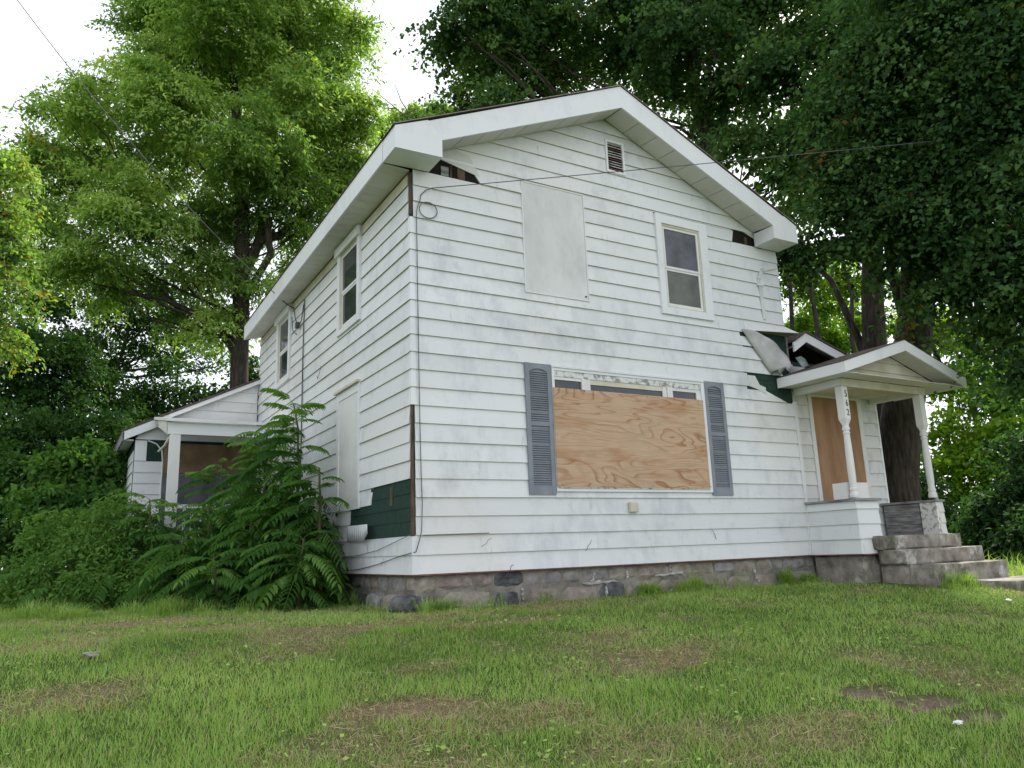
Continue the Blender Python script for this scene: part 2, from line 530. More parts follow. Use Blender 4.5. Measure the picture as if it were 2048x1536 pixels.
def window(F, parent, s0, s1, z0, z1, l, r, t, b, gm, up=True, name='window', label=None):
    c = casing(F, s0, s1, z0, z1, l, r, t, b)
    w_ = c.build(name, M_['trim'], parent)
    if label: w_['label'] = label
    a0, a1, b0, b1 = s0 + l, s1 - r, z0 + b, z1 - t
    zm = b0 + (b1 - b0) * 0.48
    # outer stop (yellowed), upper sash, lower sash
    casing(F, a0, a1, b0, b1, 0.022, 0.022, 0.035, 0.02, 0.036, 0.0).build('stop', M_['cream'], w_)
    a0 += 0.023; a1 -= 0.023; b0 += 0.021; b1 -= 0.036
    casing(F, a0, a1, zm - 0.015, b1, 0.035, 0.035, 0.035, 0.035, 0.026, 0.0).build('sash', M_['paint'], w_)
    casing(F, a0, a1, b0, zm - 0.016, 0.038, 0.038, 0.03, 0.05, 0.018, 0.0).build('sash', M_['paint'], w_)
    put('pane', F, a0 + 0.034, a1 - 0.034, zm + 0.02, b1 - 0.034, 0.002, 0.012, M_[gm[0]], w_)
    put('pane', F, a0 + 0.037, a1 - 0.037, b0 + 0.05, zm - 0.046, 0.002, 0.008, M_[gm[1]], w_)
    return w_

# ------------------------------------------------------------------ the house
house = thing('house', 'two-storey white clapboard house with boarded windows, grey shutters and peeling siding', 'house', (W / 2, D / 2, -0.4))
RX, RZ = 2.93, 6.38          # ridge
def rake(x): return 6.13 - 0.438 * abs(x - 2.95)

body = MB()
body.box(0.004, W - 0.004, 0.004, D - 0.01, -0.02, 4.64)
fw = body.build('wall', M_['sheath'], house)
gb = MB().prism([(0.03, 0.004, 4.642), (W - 0.03, 0.004, 4.642), (W - 0.03, 0.004, 4.72), (2.95, 0.004, 6.13), (0.03, 0.004, 4.87)], (0, 0.1, 0)).build('gable_wall', M_['dark'], house)  # near-black colour stands in for the unlit void in the eave gaps

OPEN_F = [(1.52, 2.49, 3.35, 4.855), (3.71, 4.68, 3.345, 4.83), (1.84, 4.35, 0.885, 2.41), (2.915, 3.235, 5.30, 5.79)]
cutsF = {
    11: [(0.03, 6.05, 0.03, 5.50)],
    12: [(0.03, 5.27, 0.03, 5.27)],
    13: [(0.03, 3.1, 0.03, 3.1), (3.102, 6.03, 3.102, 5.86)],
    14: [(0.03, 5.86, 0.03, 5.62)],
    15: [(0.03, 2.2, 0.03, 2.2), (2.202, 5.62, 2.202, 5.33)],
    22: None,
}
del cutsF[22]
cutsF[11] = [(0.03, 1.84, 0.03, 1.84), (4.35, 6.05, 4.35, 5.50)]
siding(FR, fw, 0, 16, 0.03, W - 0.02, OPEN_F, cuts=cutsF)
board(FR, fw, 11 * E, 1.84, 4.35, 1.84, 4.35, 2.41, 12 * E, 'siding')
siding(FR, fw, 16, 17, 0.03, 5.30, OPEN_F)
board(FR, fw, 16 * E, 5.302, W + 0.02, 5.302, W - 0.03, 16 * E + 0.03, 17 * E, 'siding', (0.01, 0.22))
siding(FR, fw, 17, 23, 0.03, W - 0.02, OPEN_F)
# gable courses, with the two rotten gaps at the eaves
gab_lo = lambda z: max(0.03, 2.95 - (6.13 - z) / 0.438)
gab_hi = lambda z: min(W - 0.03, 2.95 + (6.13 - z) / 0.438)
gw = gb
board(FR, gw, 23 * E, 0.93, 1.52, 0.80, 1.52, 23 * E, 4.855, 'siding')
board(FR, gw, 23 * E, 2.49, 3.71, 2.49, 3.71, 23 * E, 4.855, 'siding')
board(FR, gw, 23 * E, 4.68, 5.22, 4.68, 5.28, 23 * E, 4.855, 'siding')
siding(FR, gw, 24, 30, 0.03, W - 0.03, OPEN_F, lo=gab_lo, hi=gab_hi, joint=(2.0, 3.2))
# edge pieces between course 23's top and the boarded window
board(FR, gw, 23 * E, 0.80, 3.71, 0.80, 3.71, 4.857, 24 * E, 'siding')
board(FR, gw, 23 * E, 4.68, 5.28, 4.68, 5.22, 4.857, 24 * E, 'siding')
board(FR, gw, 23 * E, 3.71, 4.68, 3.71, 4.68, 4.857, 24 * E, 'siding')
# triangular scraps of siding left hanging under the rake at both gaps
for pts in ([(0.30, 4.90), (0.93, 4.76), (0.78, 5.02), (0.55, 5.06)], [(5.36, 4.92), (5.85, 4.76), (5.75, 4.83), (5.40, 5.02)]):
    MB().prism([FR(s, z, 0.006) for s, z in pts], FR(0, 0, 0.012)).build('siding_scrap', M_['siding_b'], gw)
# rafter tails and blocking seen in the gaps
for s0, s1, z0, z1, mm in ((0.40, 0.50, 4.68, 4.80, 'oldwood'), (0.62, 0.72, 4.68, 4.84, 'brownwood'), (0.52, 0.545, 4.68, 4.83, 'brownwood'), (5.50, 5.56, 4.68, 4.80, 'brownwood'), (5.78, 5.86, 4.66, 4.74, 'plyback')):
    put('rafter_end', FR, s0, s1, z0, z1, -0.002, 0.006, M_[mm], gw)
# a dark brown strip between rake soffit and siding
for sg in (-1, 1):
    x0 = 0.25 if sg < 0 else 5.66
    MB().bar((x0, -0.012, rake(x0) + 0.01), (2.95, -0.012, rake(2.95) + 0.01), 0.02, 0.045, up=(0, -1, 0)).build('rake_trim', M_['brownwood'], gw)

# side wall
OPEN_S = [(1.70, 2.67, 0.80, 2.44), (1.69, 2.67, 3.29, 4.64), (5.41, 6.40, 3.27, 4.64)]
cutsS = {4: [(1.28, 1.70, 1.22, 1.70), (2.67, D - 0.02, 2.67, D - 0.02)],
         3: [(2.08, D - 0.02, 2.05, D - 0.02)],
         2: [(2.12, D - 0.02, 2.12, D - 0.02)]}
sw = MB().box(-0.002, 0.003, 0.0, D - 0.012, 0.0, 4.63).build('side_wall', M_['sheath'], house)
siding(SD, sw, 0, 22, 0.04, D - 0.02, OPEN_S, cuts=cutsS)
# frieze under the soffit
for s0, s1 in ((0.06, 1.69), (2.67, 5.41), (6.40, D - 0.03)):
    put('frieze_board', SD, s0, s1, 4.485, 4.615, 0.0, 0.016, M_['cream'], sw)
put('frieze_brown_strip', SD, 0.02, D - 0.03, 4.617, 4.645, 0.0, 0.012, M_['brownwood'], sw)  # dark brown strip between frieze and soffit
# green shingles showing where siding fell off, side wall near the corner
for k, (zz, sa, sb) in enumerate(((0.41, 0.05, 1.25), (0.56, 0.05, 2.12), (0.71, 0.05, 2.12), (0.86, 0.05, 1.30))):
    s = sa
    while s < sb - 0.03:
        e_ = min(sb, s + rnd.uniform(0.20, 0.27))
        mb = MB()
        z1 = min(zz + 0.155, 1.012)
        oo = rnd.uniform(0.009, 0.012)
        mb.hexa([SD(s + .003, zz, oo), SD(e_, zz, oo), SD(e_, zz, 0.003), SD(s + .003, zz, 0.003), SD(s + .003, z1, 0.005), SD(e_, z1, 0.005), SD(e_, z1, 0.003), SD(s + .003, z1, 0.003)])
        mb.build('green_shingle', M_['green'], sw)
        s = e_
put('torn_shingle_patch', SD, 0.56, 0.64, 0.76, 0.97, 0.012, 0.015, M_['brownwood'], sw)
# bent strip of siding sagging outwards under the hole
mb = MB()
N_ = 10
top, bot = [], []
for i in range(N_ + 1):
    t = i / N_
    s = 2.14 - t * 1.02
    zt = 0.60 - 0.02 * t
    lift = 0.02 + 0.10 * t ** 1.6
    top.append(SD(s, zt, 0.012 + lift * 0.9))
    bot.append(SD(s + 0.02 * t, zt - 0.20 + 0.09 * max(0, t - 0.75) * 4, 0.02 + lift * (0.45 + 0.3 * t)))
for i in range(N_):
    mb.poly([bot[i], bot[i + 1], top[i + 1], top[i]])
o = mb.build('bent_siding_strip', M_['siding'], sw, smooth=True)
sol = o.modifiers.new('thickness', 'SOLIDIFY'); sol.thickness = 0.004

# green shingles behind the torn siding beside the porch roof
for r in range(7):
    zz = 2.23 + r * 0.16
    s = 5.2 + 0.04 * (r % 2)
    while s < W - 0.05:
        e_ = min(W - 0.04, s + rnd.uniform(0.20, 0.27))
        z1 = min(zz + 0.158, 3.44)
        MB().hexa([FR(s + .003, zz, 0.008), FR(e_, zz, 0.008), FR(e_, zz, 0.001), FR(s + .003, zz, 0.001), FR(s + .003, z1, 0.003), FR(e_, z1, 0.003), FR(e_, z1, 0.001), FR(s + .003, z1, 0.001)]).build('green_shingle', M_['green'], fw)
        s = e_
# curled sheet of siding peeling away above the porch roof
mb = MB()
nu, nv = 14, 6
grid = []
for i in range(nu + 1):
    t = i / nu
    a = Vector((5.22 + 0.54 * t, -0.030, 3.28 - 0.64 * t))
    b = Vector((5.22 + 0.80 * math.sin(t * 1.45), -0.035 - 0.10 * t, 3.29 - 0.62 * (1 - math.cos(t * 1.5))))
    row = []
    for j in range(nv + 1):
        u = j / nv
        p = a.lerp(b, u)
        p.y -= 0.09 * t * math.sin(u * math.pi * .75) + 0.022 * abs(math.sin(t * 9.5)) * (.3 + u)
        if i == nu: p += Vector((.03, 0, .07)) * math.sin(j * 2.4)
        row.append(p)
    grid.append(row)
for row in grid:
    mb.v += [tuple(p) for p in row]
for i in range(nu):
    for j in range(nv):
        k = i * (nv + 1) + j
        mb.f.append((k, k + 1, k + nv + 2, k + nv + 1)); mb.mi.append(0)
o = mb.build('curled_siding', M_['flap'], fw, smooth=True)
o.modifiers.new('thickness', 'SOLIDIFY').thickness = 0.005
mb = MB()
lw = [(5.27, 2.44), (5.45, 2.40), (5.62, 2.34), (5.62, 2.44), (5.50, 2.47), (5.42, 2.60), (5.27, 2.60)]
mb.prism([FR(s, z, 0.010) for s, z in lw], FR(0, 0, 0.006)).build('siding_scrap', M_['siding_b'], fw)
# exposed corner post and metal corner caps
MB().hexa([(-.014, -.014, .40), (.018, -.014, .40), (.018, .034, .40), (-.014, .034, .40), (-.010, -.008, 1.84), (.012, -.008, 1.84), (.012, .022, 1.84), (-.010, .022, 1.84)]).build('corner_post', M_['brownwood'], house)
MB().box(-0.008, 0.012, -0.008, 0.040, 4.10, 4.62).build('corner_post', M_['brownwood'], house)
for k in list(range(0, 2)) + list(range(9, 20)):
    z0, z1 = k * E, (k + 1) * E
    mb = MB()
    ob, ot = 0.024, 0.011
    a = 0.045
    p = lambda x, y, z: (x, y, z)
    mb.poly([p(-ob, -ob, z0), p(a, -ob, z0), p(a, -ot, z1), p(-ot, -ot, z1)])
    mb.poly([p(-ob, a, z0), p(-ob, -ob, z0), p(-ot, -ot, z1), p(-ot, a, z1)])
    mb.poly([p(-ob, -ob, z0), p(-ob, a, z0), p(0, a, z0), p(0, 0, z0), p(a, 0, z0), p(a, -ob, z0)], 1)
    mb.poly([p(a, -ob, z0), p(a, 0, z0), p(a, 0, z1), p(a, -ot, z1)])
    mb.poly([p(-ob, a, z0), p(-ot, a, z1), p(0, a, z1), p(0, a, z0)])
    mb.build('corner_cap', [M_['trim'], M_['lip']], house)
# J-channel at the right-hand end of the front wall
put('corner_board', FR, W - 0.018, W + 0.045, 0.0, 2.26, -0.02, 0.026, M_['trim'], house)
put('corner_board', FR, W - 0.018, W + 0.012, 2.64, 3.43, -0.02, 0.012, M_['oldwood'], house)
put('starter_strip', FR, 0.0, W, -0.016, -0.001, 0.0, 0.014, M_['rust'], house)
put('starter_strip', SD, 0.0, D - 0.02, -0.016, -0.001, 0.0, 0.012, M_['rust'], house)

# windows
w2 = window(FR, house, 3.71, 4.68, 3.345, 4.83, 0.10, 0.15, 0.13, 0.10, ('screen', 'shade'), label='double-hung window above the plywood, grey screen in the top sash')
wa = window(SD, house, 1.69, 2.67, 3.29, 4.64, 0.10, 0.12, 0.14, 0.07, ('glass', 'glass'), label='near double-hung window under the eave of the side wall')
wb = window(SD, house, 5.41, 6.40, 3.27, 4.64, 0.10, 0.12, 0.14, 0.07, ('glass', 'glass'), label='far double-hung window under the eave of the side wall')
for w_, s0, s1 in ((wa, 1.66, 2.70), (wb, 5.38, 6.43)):
    put('head_cap', SD, s0, s1, 4.49, 4.615, 0.051, 0.085, M_['trim'], w_)
# boarded upstairs window
bw = put('boarded_window', FR, 1.535, 2.475, 3.365, 4.84, 0.0, 0.016, M_['board'], house)
casing(FR, 1.515, 2.492, 3.348, 4.857, 0.018, 0.016, 0.016, 0.014, 0.026).build('edge_trim', M_['trim'], bw)
MB().tube([FR(2.44, 3.41, 0.017), FR(2.44, 3.41, 0.03)], 0.012, 8).build('rusty_bolt', M_['brownwood'], bw)
# picture window
pw = casing(FR, 1.835, 4.355, 0.885, 2.41, 0.035, 0.06, 0.035, 0.035, 0.045).build('picture_window', M_['trim'], house)
pw['label'] = 'wide three-part picture window mostly covered by plywood'
put('peeling_head_board', FR, 1.872, 4.293, 2.30, 2.374, 0.0, 0.034, M_['peel'], pw)
put('peeling_sill', FR, 1.872, 4.293, 0.922, 0.944, 0.0, 0.052, M_['peel'], pw)
for s0, s1 in ((2.285, 2.345), (2.352, 2.42), (3.612, 3.680), (3.687, 3.78)):
    put('mullion', FR, s0, s1, 0.945, 2.299, 0.0, 0.038 if s0 in (2.285, 3.687) else 0.030, M_['paint'], pw)
put('head_rail', FR, 2.42, 3.612, 2.235, 2.299, 0.0, 0.026, M_['cream'], pw)
put('head_rail', FR, 1.872, 2.285, 2.262, 2.299, 0.0, 0.026, M_['paint'], pw)
put('head_rail', FR, 3.78, 4.293, 2.255, 2.299, 0.0, 0.026, M_['paint'], pw)
put('stile', FR, 4.215, 4.293, 0.945, 2.254, 0.0, 0.028, M_['paint'], pw)
for s0, s1, zt in ((1.874, 2.283, 2.26), (2.422, 3.610, 2.233), (3.782, 4.213, 2.253)):
    put('pane', FR, s0, s1, 0.946, zt, 0.001, 0.010, M_['glass'], pw)
put('plywood_sheet', FR, 1.838, 4.295, 0.936, 2.152, 0.046, 0.060, M_['ply'], house)
for q in range(6):
    for zz in (0.96, 2.13):
        s_ = 1.87 + q * .478 + rnd.uniform(-.05, .05)
        MB().tube([FR(s_, zz, .0605), FR(s_, zz, .064)], .006, 6).build('screw_head', M_['brownwood'], pw)
put('drip_cap', FR, 1.83, 4.36, 2.411, 2.425, 0.0, 0.055, M_['trim'], pw)

def shutter(s0, s1, z0, z1, label):
    mb = MB()
    st, o = 0.058, 0.042
    zm0 = z0 + (z1 - z0) * 0.515
    fbox(mb, FR, s0, s0 + st, z0, z1, 0.018, o)
    fbox(mb, FR, s1 - st, s1, z0, z1, 0.018, o)
    fbox(mb, FR, s0 + st, s1 - st, z0, z0 + 0.11, 0.018, o - .002)
    fbox(mb, FR, s0 + st, s1 - st, zm0, zm0 + 0.055, 0.018, o - .002)
    # arched top rail
    a, b = s0 + st, s1 - st
    zt = z1 - 0.10
    arch = [(a, z1 - 0.001), (a, zt)] + [(a + (b - a) * i / 8, zt + 0.035 * math.sin(math.pi * i / 8)) for i in range(1, 8)] + [(b, zt), (b, z1 - 0.001)]
    mb.prism([FR(s, z, 0.018) for s, z in arch], FR(0, 0, o - 0.02))
    fbox(mb, FR, a, b, z0 + 0.1, z1 - 0.05, 0.016, 0.020)
    f = mb.build('shutter', M_['shutter'], house)
    f['label'] = label
    lv = MB()
    for za, zb in ((z0 + 0.115, zm0 - 0.004), (zm0 + 0.06, zt + 0.012)):
        n = int((zb - za) / 0.0265)
        for i in range(n):
            z = za + (i + 0.5) * (zb - za) / n
            lv.hexa([FR(a, z - 0.010, 0.040), FR(b, z - 0.010, 0.040), FR(b, z - 0.006, 0.021), FR(a, z - 0.006, 0.021),
                     FR(a, z - 0.004, 0.040), FR(b, z - 0.004, 0.040), FR(b, z + 0.012, 0.021), FR(a, z + 0.012, 0.021)])
    L = lv.build('louvres', M_['shutter'], f)
    L['kind'] = 'stuff'
shutter(1.455, 1.828, 0.845, 2.44, 'left grey louvred shutter of the picture window')
shutter(4.362, 4.735, 0.85, 2.435, 'right grey louvred shutter of the picture window')

# gable vent
gv = casing(FR, 2.915, 3.235, 5.30, 5.79, 0.03, 0.03, 0.03, 0.035, 0.035).build('gable_vent', M_['trim'], house)
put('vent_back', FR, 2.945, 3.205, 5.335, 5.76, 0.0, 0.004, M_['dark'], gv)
for i in range(11):
    z = 5.352 + i * 0.0375
    o = MB().hexa([FR(2.946, z, 0.030), FR(3.204, z, 0.030), FR(3.204, z + 0.010, 0.008), FR(2.946, z + 0.010, 0.008),
               FR(2.946, z + 0.005, 0.030), FR(3.204, z + 0.005, 0.030), FR(3.204, z + 0.024, 0.008), FR(2.946, z + 0.024, 0.008)]).build('slat', M_['peel'] if i % 4 else M_['rust'], gv)
# sealed side door
sdoor = casing(SD, 1.70, 2.67, 0.80, 2.44, 0.06, 0.10, 0.11, 0.02, 0.032).build('sealed_side_door', M_['trim'], house)
put('door_panel', SD, 1.76, 2.57, 0.82, 2.33, 0.0, 0.018, M_['paint'], sdoor)
put('door_hood', SD, 1.69, 2.70, 2.441, 2.475, 0.0, 0.07, M_['cream'], sdoor)
# dried vine tendrils and scrapes stuck to the boards
for i in range(6):
    F_ = FR if i % 4 else SD
    s_ = rnd.uniform(.6, 6.0) if i % 4 else rnd.uniform(.2, 1.6)
    z_ = rnd.uniform(.03, .36)
    pts, hx, hz = [], rnd.uniform(-.03, .03), rnd.choice((-1, 1)) * .022
    for q in range(6):
        pts.append(F_(s_, z_, .024))
        s_ += hx + rnd.uniform(-.02, .02); z_ += hz + rnd.uniform(-.012, .012)
    MB().tube(pts, rnd.uniform(.0015, .003), 4).build('vine_tendril', M_['wire'], fw if F_ is FR else sw)
# small utility box and old outlines
ub = MB()
fbox(ub, FR, 2.905, 3.03, 0.63, 0.76, 0.02, 0.075)
ub = ub.build('utility_box', M_['cream'], house)
bvm = ub.modifiers.new('round', 'BEVEL'); bvm.width = 0.012; bvm.segments = 2
mb = MB()
for a, b in (((6.12, 4.40), (5.80, 4.30)), ((5.80, 4.30), (5.70, 4.14)), ((5.70, 4.14), (5.71, 4.06)), ((5.715, 4.06), (5.745, 3.50))):
    mb.bar(FR(a[0], a[1], 0.028), FR(b[0], b[1], 0.028), 0.018, 0.055, up=(1, 0, 0.2))
mb.build('conduit', M_['siding_b'], house)
fbox(MB(), FR, 5.66, 5.78, 4.03, 4.06, 0.02, 0.05).build('conduit_strap', M_['trim'], house)

# roof
rf = MB().prism([(-0.375, -0.435, 4.928), (-0.375, -0.435, 4.938), (RX, -0.435, RZ + 0.015), (6.225, -0.435, 4.958), (6.225, -0.435, 4.948), (RX, -0.435, RZ + 0.004)], (0, 8.33, 0)).build('roof', M_['roof'], house)
for v_ in rf.data.vertices:
    if v_.co.y > 4 and v_.co.x < 0: v_.co.z -= 0.078
MB().prism([(-0.378, -0.439, 4.930), (-0.378, -0.439, 4.940), (RX, -0.439, RZ + 0.018), (6.228, -0.439, 4.960), (6.228, -0.439, 4.950), (RX, -0.439, RZ + 0.008)], (0, 0.05, 0)).build('drip_edge', M_['drip'], rf)
def fp(x, z): return (x, -0.42, z)
MB().prism([fp(0.05, 5.085), fp(0.225, 4.885), fp(RX, 6.06), fp(RX, RZ)], (0, 0.025, 0)).build('rake_board', M_['trim'], house)
MB().prism([fp(5.70, 4.865), fp(5.95, 5.05), fp(RX, RZ), fp(RX, 6.06)], (0, 0.025, 0)).build('rake_board', M_['trim'], house)
r1 = MB().prism([(-0.355, -0.425, 4.655), (0.225, -0.425, 4.665), (0.225, -0.425, 4.885), (0.05, -0.425, 5.095), (-0.355, -0.425, 4.925)], (0, 0.39, 0)).build('eave_return', M_['trim'], house)
r2 = MB().prism([(5.69, -0.425, 4.66), (6.205, -0.425, 4.66), (6.205, -0.425, 4.94), (5.95, -0.425, 5.06), (5.69, -0.425, 4.865)], (0, 0.39, 0)).build('eave_return', M_['trim'], house)
for sg, xa in ((-1, 0.23), (1, 5.68)):
    za = 4.885 if sg < 0 else 4.865
    n = 9
    for i in range(n):
        a, b = i / n, (i + 1) / n - 0.004
        xs = [xa + (RX - xa) * t for t in (a, b)]
        zs = [za + (6.06 - za) * t for t in (a, b)]
        MB().hexa([(xs[0], -0.395, zs[0]), (xs[1], -0.395, zs[1]), (xs[1], -0.035, zs[1] + .03), (xs[0], -0.035, zs[0] + .03),
                   (xs[0], -0.395, zs[0] + .015), (xs[1], -0.395, zs[1] + .015), (xs[1], -0.035, zs[1] + .045), (xs[0], -0.035, zs[0] + .045)]).build('soffit_panel', M_['soffit'], house)
# side eave: fascia and soffit droop a little towards the back
def ze(y): return 4.655 - 0.10 * max(0, y) / 8
MB().hexa([(-0.360, -0.03, ze(0)), (-0.335, -0.03, ze(0)), (-0.335, 7.86, ze(8)), (-0.360, 7.86, ze(8)),
           (-0.360, -0.03, 4.925), (-0.335, -0.03, 4.925), (-0.335, 7.86, 4.85), (-0.360, 7.86, 4.85)]).build('fascia', M_['trim'], house)
y = 0.0
while y < 7.84:
    y1 = min(7.85, y + 0.20)
    MB().hexa([(-0.334, y, ze(y) + .004), (-0.016, y, 4.640), (-0.016, y1 - .006, 4.640), (-0.334, y1 - .006, ze(y1) + .004),
               (-0.334, y, ze(y) + .014), (-0.016, y, 4.652), (-0.016, y1 - .006, 4.652), (-0.334, y1 - .006, ze(y1) + .014)]).build('soffit_panel', M_['soffit'], house)
    y = y1

# foundation of fieldstone
def stone(F, s0, s1, z0, z1, m, parent, depth=0.05, nx=5, nz=4):
    mb = MB()
    sd_ = rnd.random() * 50
    grid = []
    for j in range(nz + 1):
        row = []
        for i in range(nx + 1):
            a, b = i / nx, j / nz
            edge = min(a, 1 - a) < 0.01 or min(b, 1 - b) < 0.01
            corner = min(a, 1 - a) < 0.01 and min(b, 1 - b) < 0.01
            s = s0 + (s1 - s0) * a + (0 if edge else rnd.uniform(-.012, .012))
            z = z0 + (z1 - z0) * b + (0 if edge else rnd.uniform(-.01, .01))
            if corner:
                s += rnd.uniform(.01, .045) * (1 if a < .5 else -1); z += rnd.uniform(.008, .028) * (1 if b < .5 else -1)
            elif edge:
                s += rnd.uniform(-.012, .012) * (1 if min(a, 1 - a) < .01 else 0)
                z += rnd.uniform(-.01, .01) * (1 if min(b, 1 - b) < .01 else 0)
            o = 0.0 if edge else depth * rnd.uniform(0.75, 1.1)
            row.append(F(s, z, o))
        grid.append(row)
    for j in range(nz):
        for i in range(nx):
            mb.poly([grid[j][i], grid[j][i + 1], grid[j + 1][i + 1], grid[j + 1][i]])
    return mb.build('stone', M_[m], parent, smooth=False)

fnd = MB().box(0.05, W + 0.3, 0.05, D - 0.05, -1.0, -0.018).build('foundation', M_['mortar'], house)
FF, FS = mk_frame('front', 0.052), mk_frame('left', 0.052)
kinds = ['st_pink', 'st_grey', 'st_tan', 'st_pink', 'st_grey', 'st_tan', 'st_grey', 'st_dark']
def stone_rows(F, s0, s1, seed, dark=()):
    rr = random.Random(seed)
    for z0, z1, w0, w1 in ((-0.60, -0.205, 0.35, 0.85), (-0.197, -0.022, 0.20, 0.60)):
        s = s0
        while s < s1 - 0.08:
            e_ = min(s1, s + rr.uniform(w0, w1))
            if s1 - e_ < 0.12: e_ = s1
            m = rr.choice(kinds)
            gap = rr.uniform(0.003, 0.009)
            stone(F, s + gap, e_ - gap, z0 + rr.uniform(0, .02), z1 + rr.uniform(-.02, .008), m, fnd, rr.uniform(0.008, 0.024))
            s = e_
stone_rows(FF, 0.30, W + 0.1, 5)
stone_rows(FS, 0.32, 6.5, 9)
# mixed stones at the corner itself
for F in (FF, FS):
    stone(F, 0.06, 0.29, -0.20, -0.03, 'st_tan', fnd, 0.03)
# the dark boulder under the corner
def boulder(name, c, r, m, parent=None, seed=1, amp=0.18):
    import bmesh
    from mathutils import noise as mn
    bm = bmesh.new()
    bmesh.ops.create_icosphere(bm, subdivisions=3, radius=1.0)
    for v in bm.verts:
        p = v.co.copy()
        q = Vector([math.copysign(abs(x) ** 0.72, x) for x in p])
        v.co = q * (1 + amp * mn.noise(p * 1.4 + Vector((seed, seed * 2, 0))) + 0.05 * mn.noise(p * 5))
        v.co.x *= r[0]; v.co.y *= r[1]; v.co.z *= r[2]
    me = bpy.data.meshes.new(name)
    bm.to_mesh(me); bm.free()
    o = link(name, me, m)
    o.location = c
    if parent is not None:
        o.parent = parent
        o.matrix_parent_inverse = Matrix.Translation(-parent_loc(parent))
    return o
boulder('stone', (-0.02, 0.10, -0.31), (0.20, 0.17, 0.105), M_['st_dark'], fnd, 3, .25)
boulder('stone', (0.03, 0.62, -0.33), (0.10, 0.20, 0.11), M_['st_pink'], fnd, 8)
boulder('stone', (0.04, 1.25, -0.33), (0.08, 0.22, 0.11), M_['st_grey'], fnd, 9)
# white mortar smears
for a, b in (((2.32, -.20), (2.36, -.10)), ((2.18, -.20), (2.72, -.20)), ((2.55, -.20), (2.52, -.36)), ((2.86, -.05), (2.86, -.16)), ((3.30, -.16), (3.75, -.155)), ((3.55, -.04), (3.55, -.15)), ((3.48, -.36), (3.85, -.38)), ((5.05, -.13), (5.12, -.33)), ((3.80, -.35), (3.84, -.42)), ((1.35, -.22), (1.36, -.34))):
    pts = []
    for i in range(10):
        t = i / 9
        pts.append(FF(a[0] + (b[0] - a[0]) * t + rnd.uniform(-.012, .012), a[1] + (b[1] - a[1]) * t + rnd.uniform(-.008, .008), 0.016))
    MB().tube(pts, [rnd.choice((.004, .010, .018, .024)) * rnd.uniform(.7, 1.2) for _ in pts], 6).build('mortar_joint', M_['mortar_w'], fnd)

# ------------------------------------------------------------------ side entry wing behind the front porch
wing = thing('side_entry', 'small white clapboard entry wing with a boarded orange doorway behind the porch columns', 'entry wing', (7.2, 1.5, -0.4))
WF = mk_frame('front', 0.06)
wwall = MB().box(W + 0.02, 8.215, 0.062, 3.0, -0.3, 2.92).build('wall', M_['sheath'], wing)
siding(WF, wwall, 1, 14, W + 0.055, 8.22, [(6.58, 7.84, 0.1, 2.46)], m='siding_b')
casing(WF, 6.585, 7.835, 0.21, 2.455, 0.075, 0.09, 0.07, 0.01, 0.03).build('door_casing', M_['paint'], wing)
put('plywood_door_panel', WF, 6.662, 7.744, 0.232, 2.383, 0.0, 0.02, M_['plydoor'], wing)
put('corner_board', WF, 8.222, 8.262, 0.0, 2.6, -0.05, 0.02, M_['trim'], wing)
prof = [(6.21, 3.02), (6.21, 3.17), (6.50, 3.345), (8.55, 2.735), (8.55, 2.60), (6.50, 3.20)]
MB().prism([(x, -0.13, z) for x, z in prof], (0, 0.03, 0)).build('rake_board', M_['trim'], wing)
MB().prism([(x, -0.15, z + 0.004) for x, z in [(6.212, 3.17), (6.212, 3.195), (6.50, 3.37), (8.58, 2.755), (8.58, 2.735), (6.50, 3.345)]], (0, 3.3, 0)).build('roof', M_['roof'], wing)
MB().prism([(x, -0.099, z) for x, z in [(6.212, 3.10), (6.50, 3.27), (8.5, 2.67), (8.5, 2.66), (6.50, 3.26), (6.212, 3.09)]], (0, 0.15, 0)).build('soffit', M_['oldwood'], wing)
mb = MB()
rows = []
for i in range(9):
    t = i / 8
    rows.append([(6.20 + 0.62 * t, -0.13 - 0.05 * math.sin(t * 7), 2.92 - 0.20 * t + 0.05 * math.sin(t * 9)), (6.12 + 0.66 * t, -0.22 - 0.10 * math.sin(t * 5 + 1), 2.72 - 0.10 * t + 0.06 * math.sin(t * 6))])
for i in range(8):
    mb.poly([rows[i][0], rows[i + 1][0], rows[i + 1][1], rows[i][1]])
o = mb.build('torn_roofing_felt', M_['tarp'], wing, smooth=True)
o.modifiers.new('thickness', 'SOLIDIFY').thickness = 0.004

# ------------------------------------------------------------------ front porch
porch = thing('front_porch', 'small gabled front porch with turned white columns, house number 562 and clapboard half walls', 'porch', (7.3, -0.6, -0.4))
PX0, PXR, PX1, PE, PR = 5.86, 7.30, 8.74, 2.59, 3.04
MB().prism([(PX0 - .006, -1.212, PE), (PX0 - .006, -1.212, PE + .009), (PXR, -1.212, PR + .011), (PX1 + .006, -1.212, PE + .009), (PX1 + .006, -1.212, PE), (PXR, -1.212, PR + .002)], (0, 1.18, 0)).build('roof', M_['roof'], porch)
MB().prism([(PXR, -1.205, PR), (PX0, -1.205, PE - .001), (PX0, -1.205, PE - .15), (PXR, -1.205, PR - .16)], (0, 0.03, 0)).build('rake_board', M_['trim'], porch)
MB().prism([(PXR + .002, -1.205, PR), (PX1, -1.205, PE - .001), (PX1, -1.205, PE - .15), (PXR + .002, -1.205, PR - .16)], (0, 0.03, 0)).build('rake_board', M_['trim'], porch)
MB().box(PX0, PX0 + .022, -1.174, -0.03, PE - .15, PE - .002).build('fascia', M_['trim'], porch)
MB().box(PX1 - .022, PX1, -1.174, 0.03, PE - .15, PE - .002).build('fascia', M_['trim'], porch)
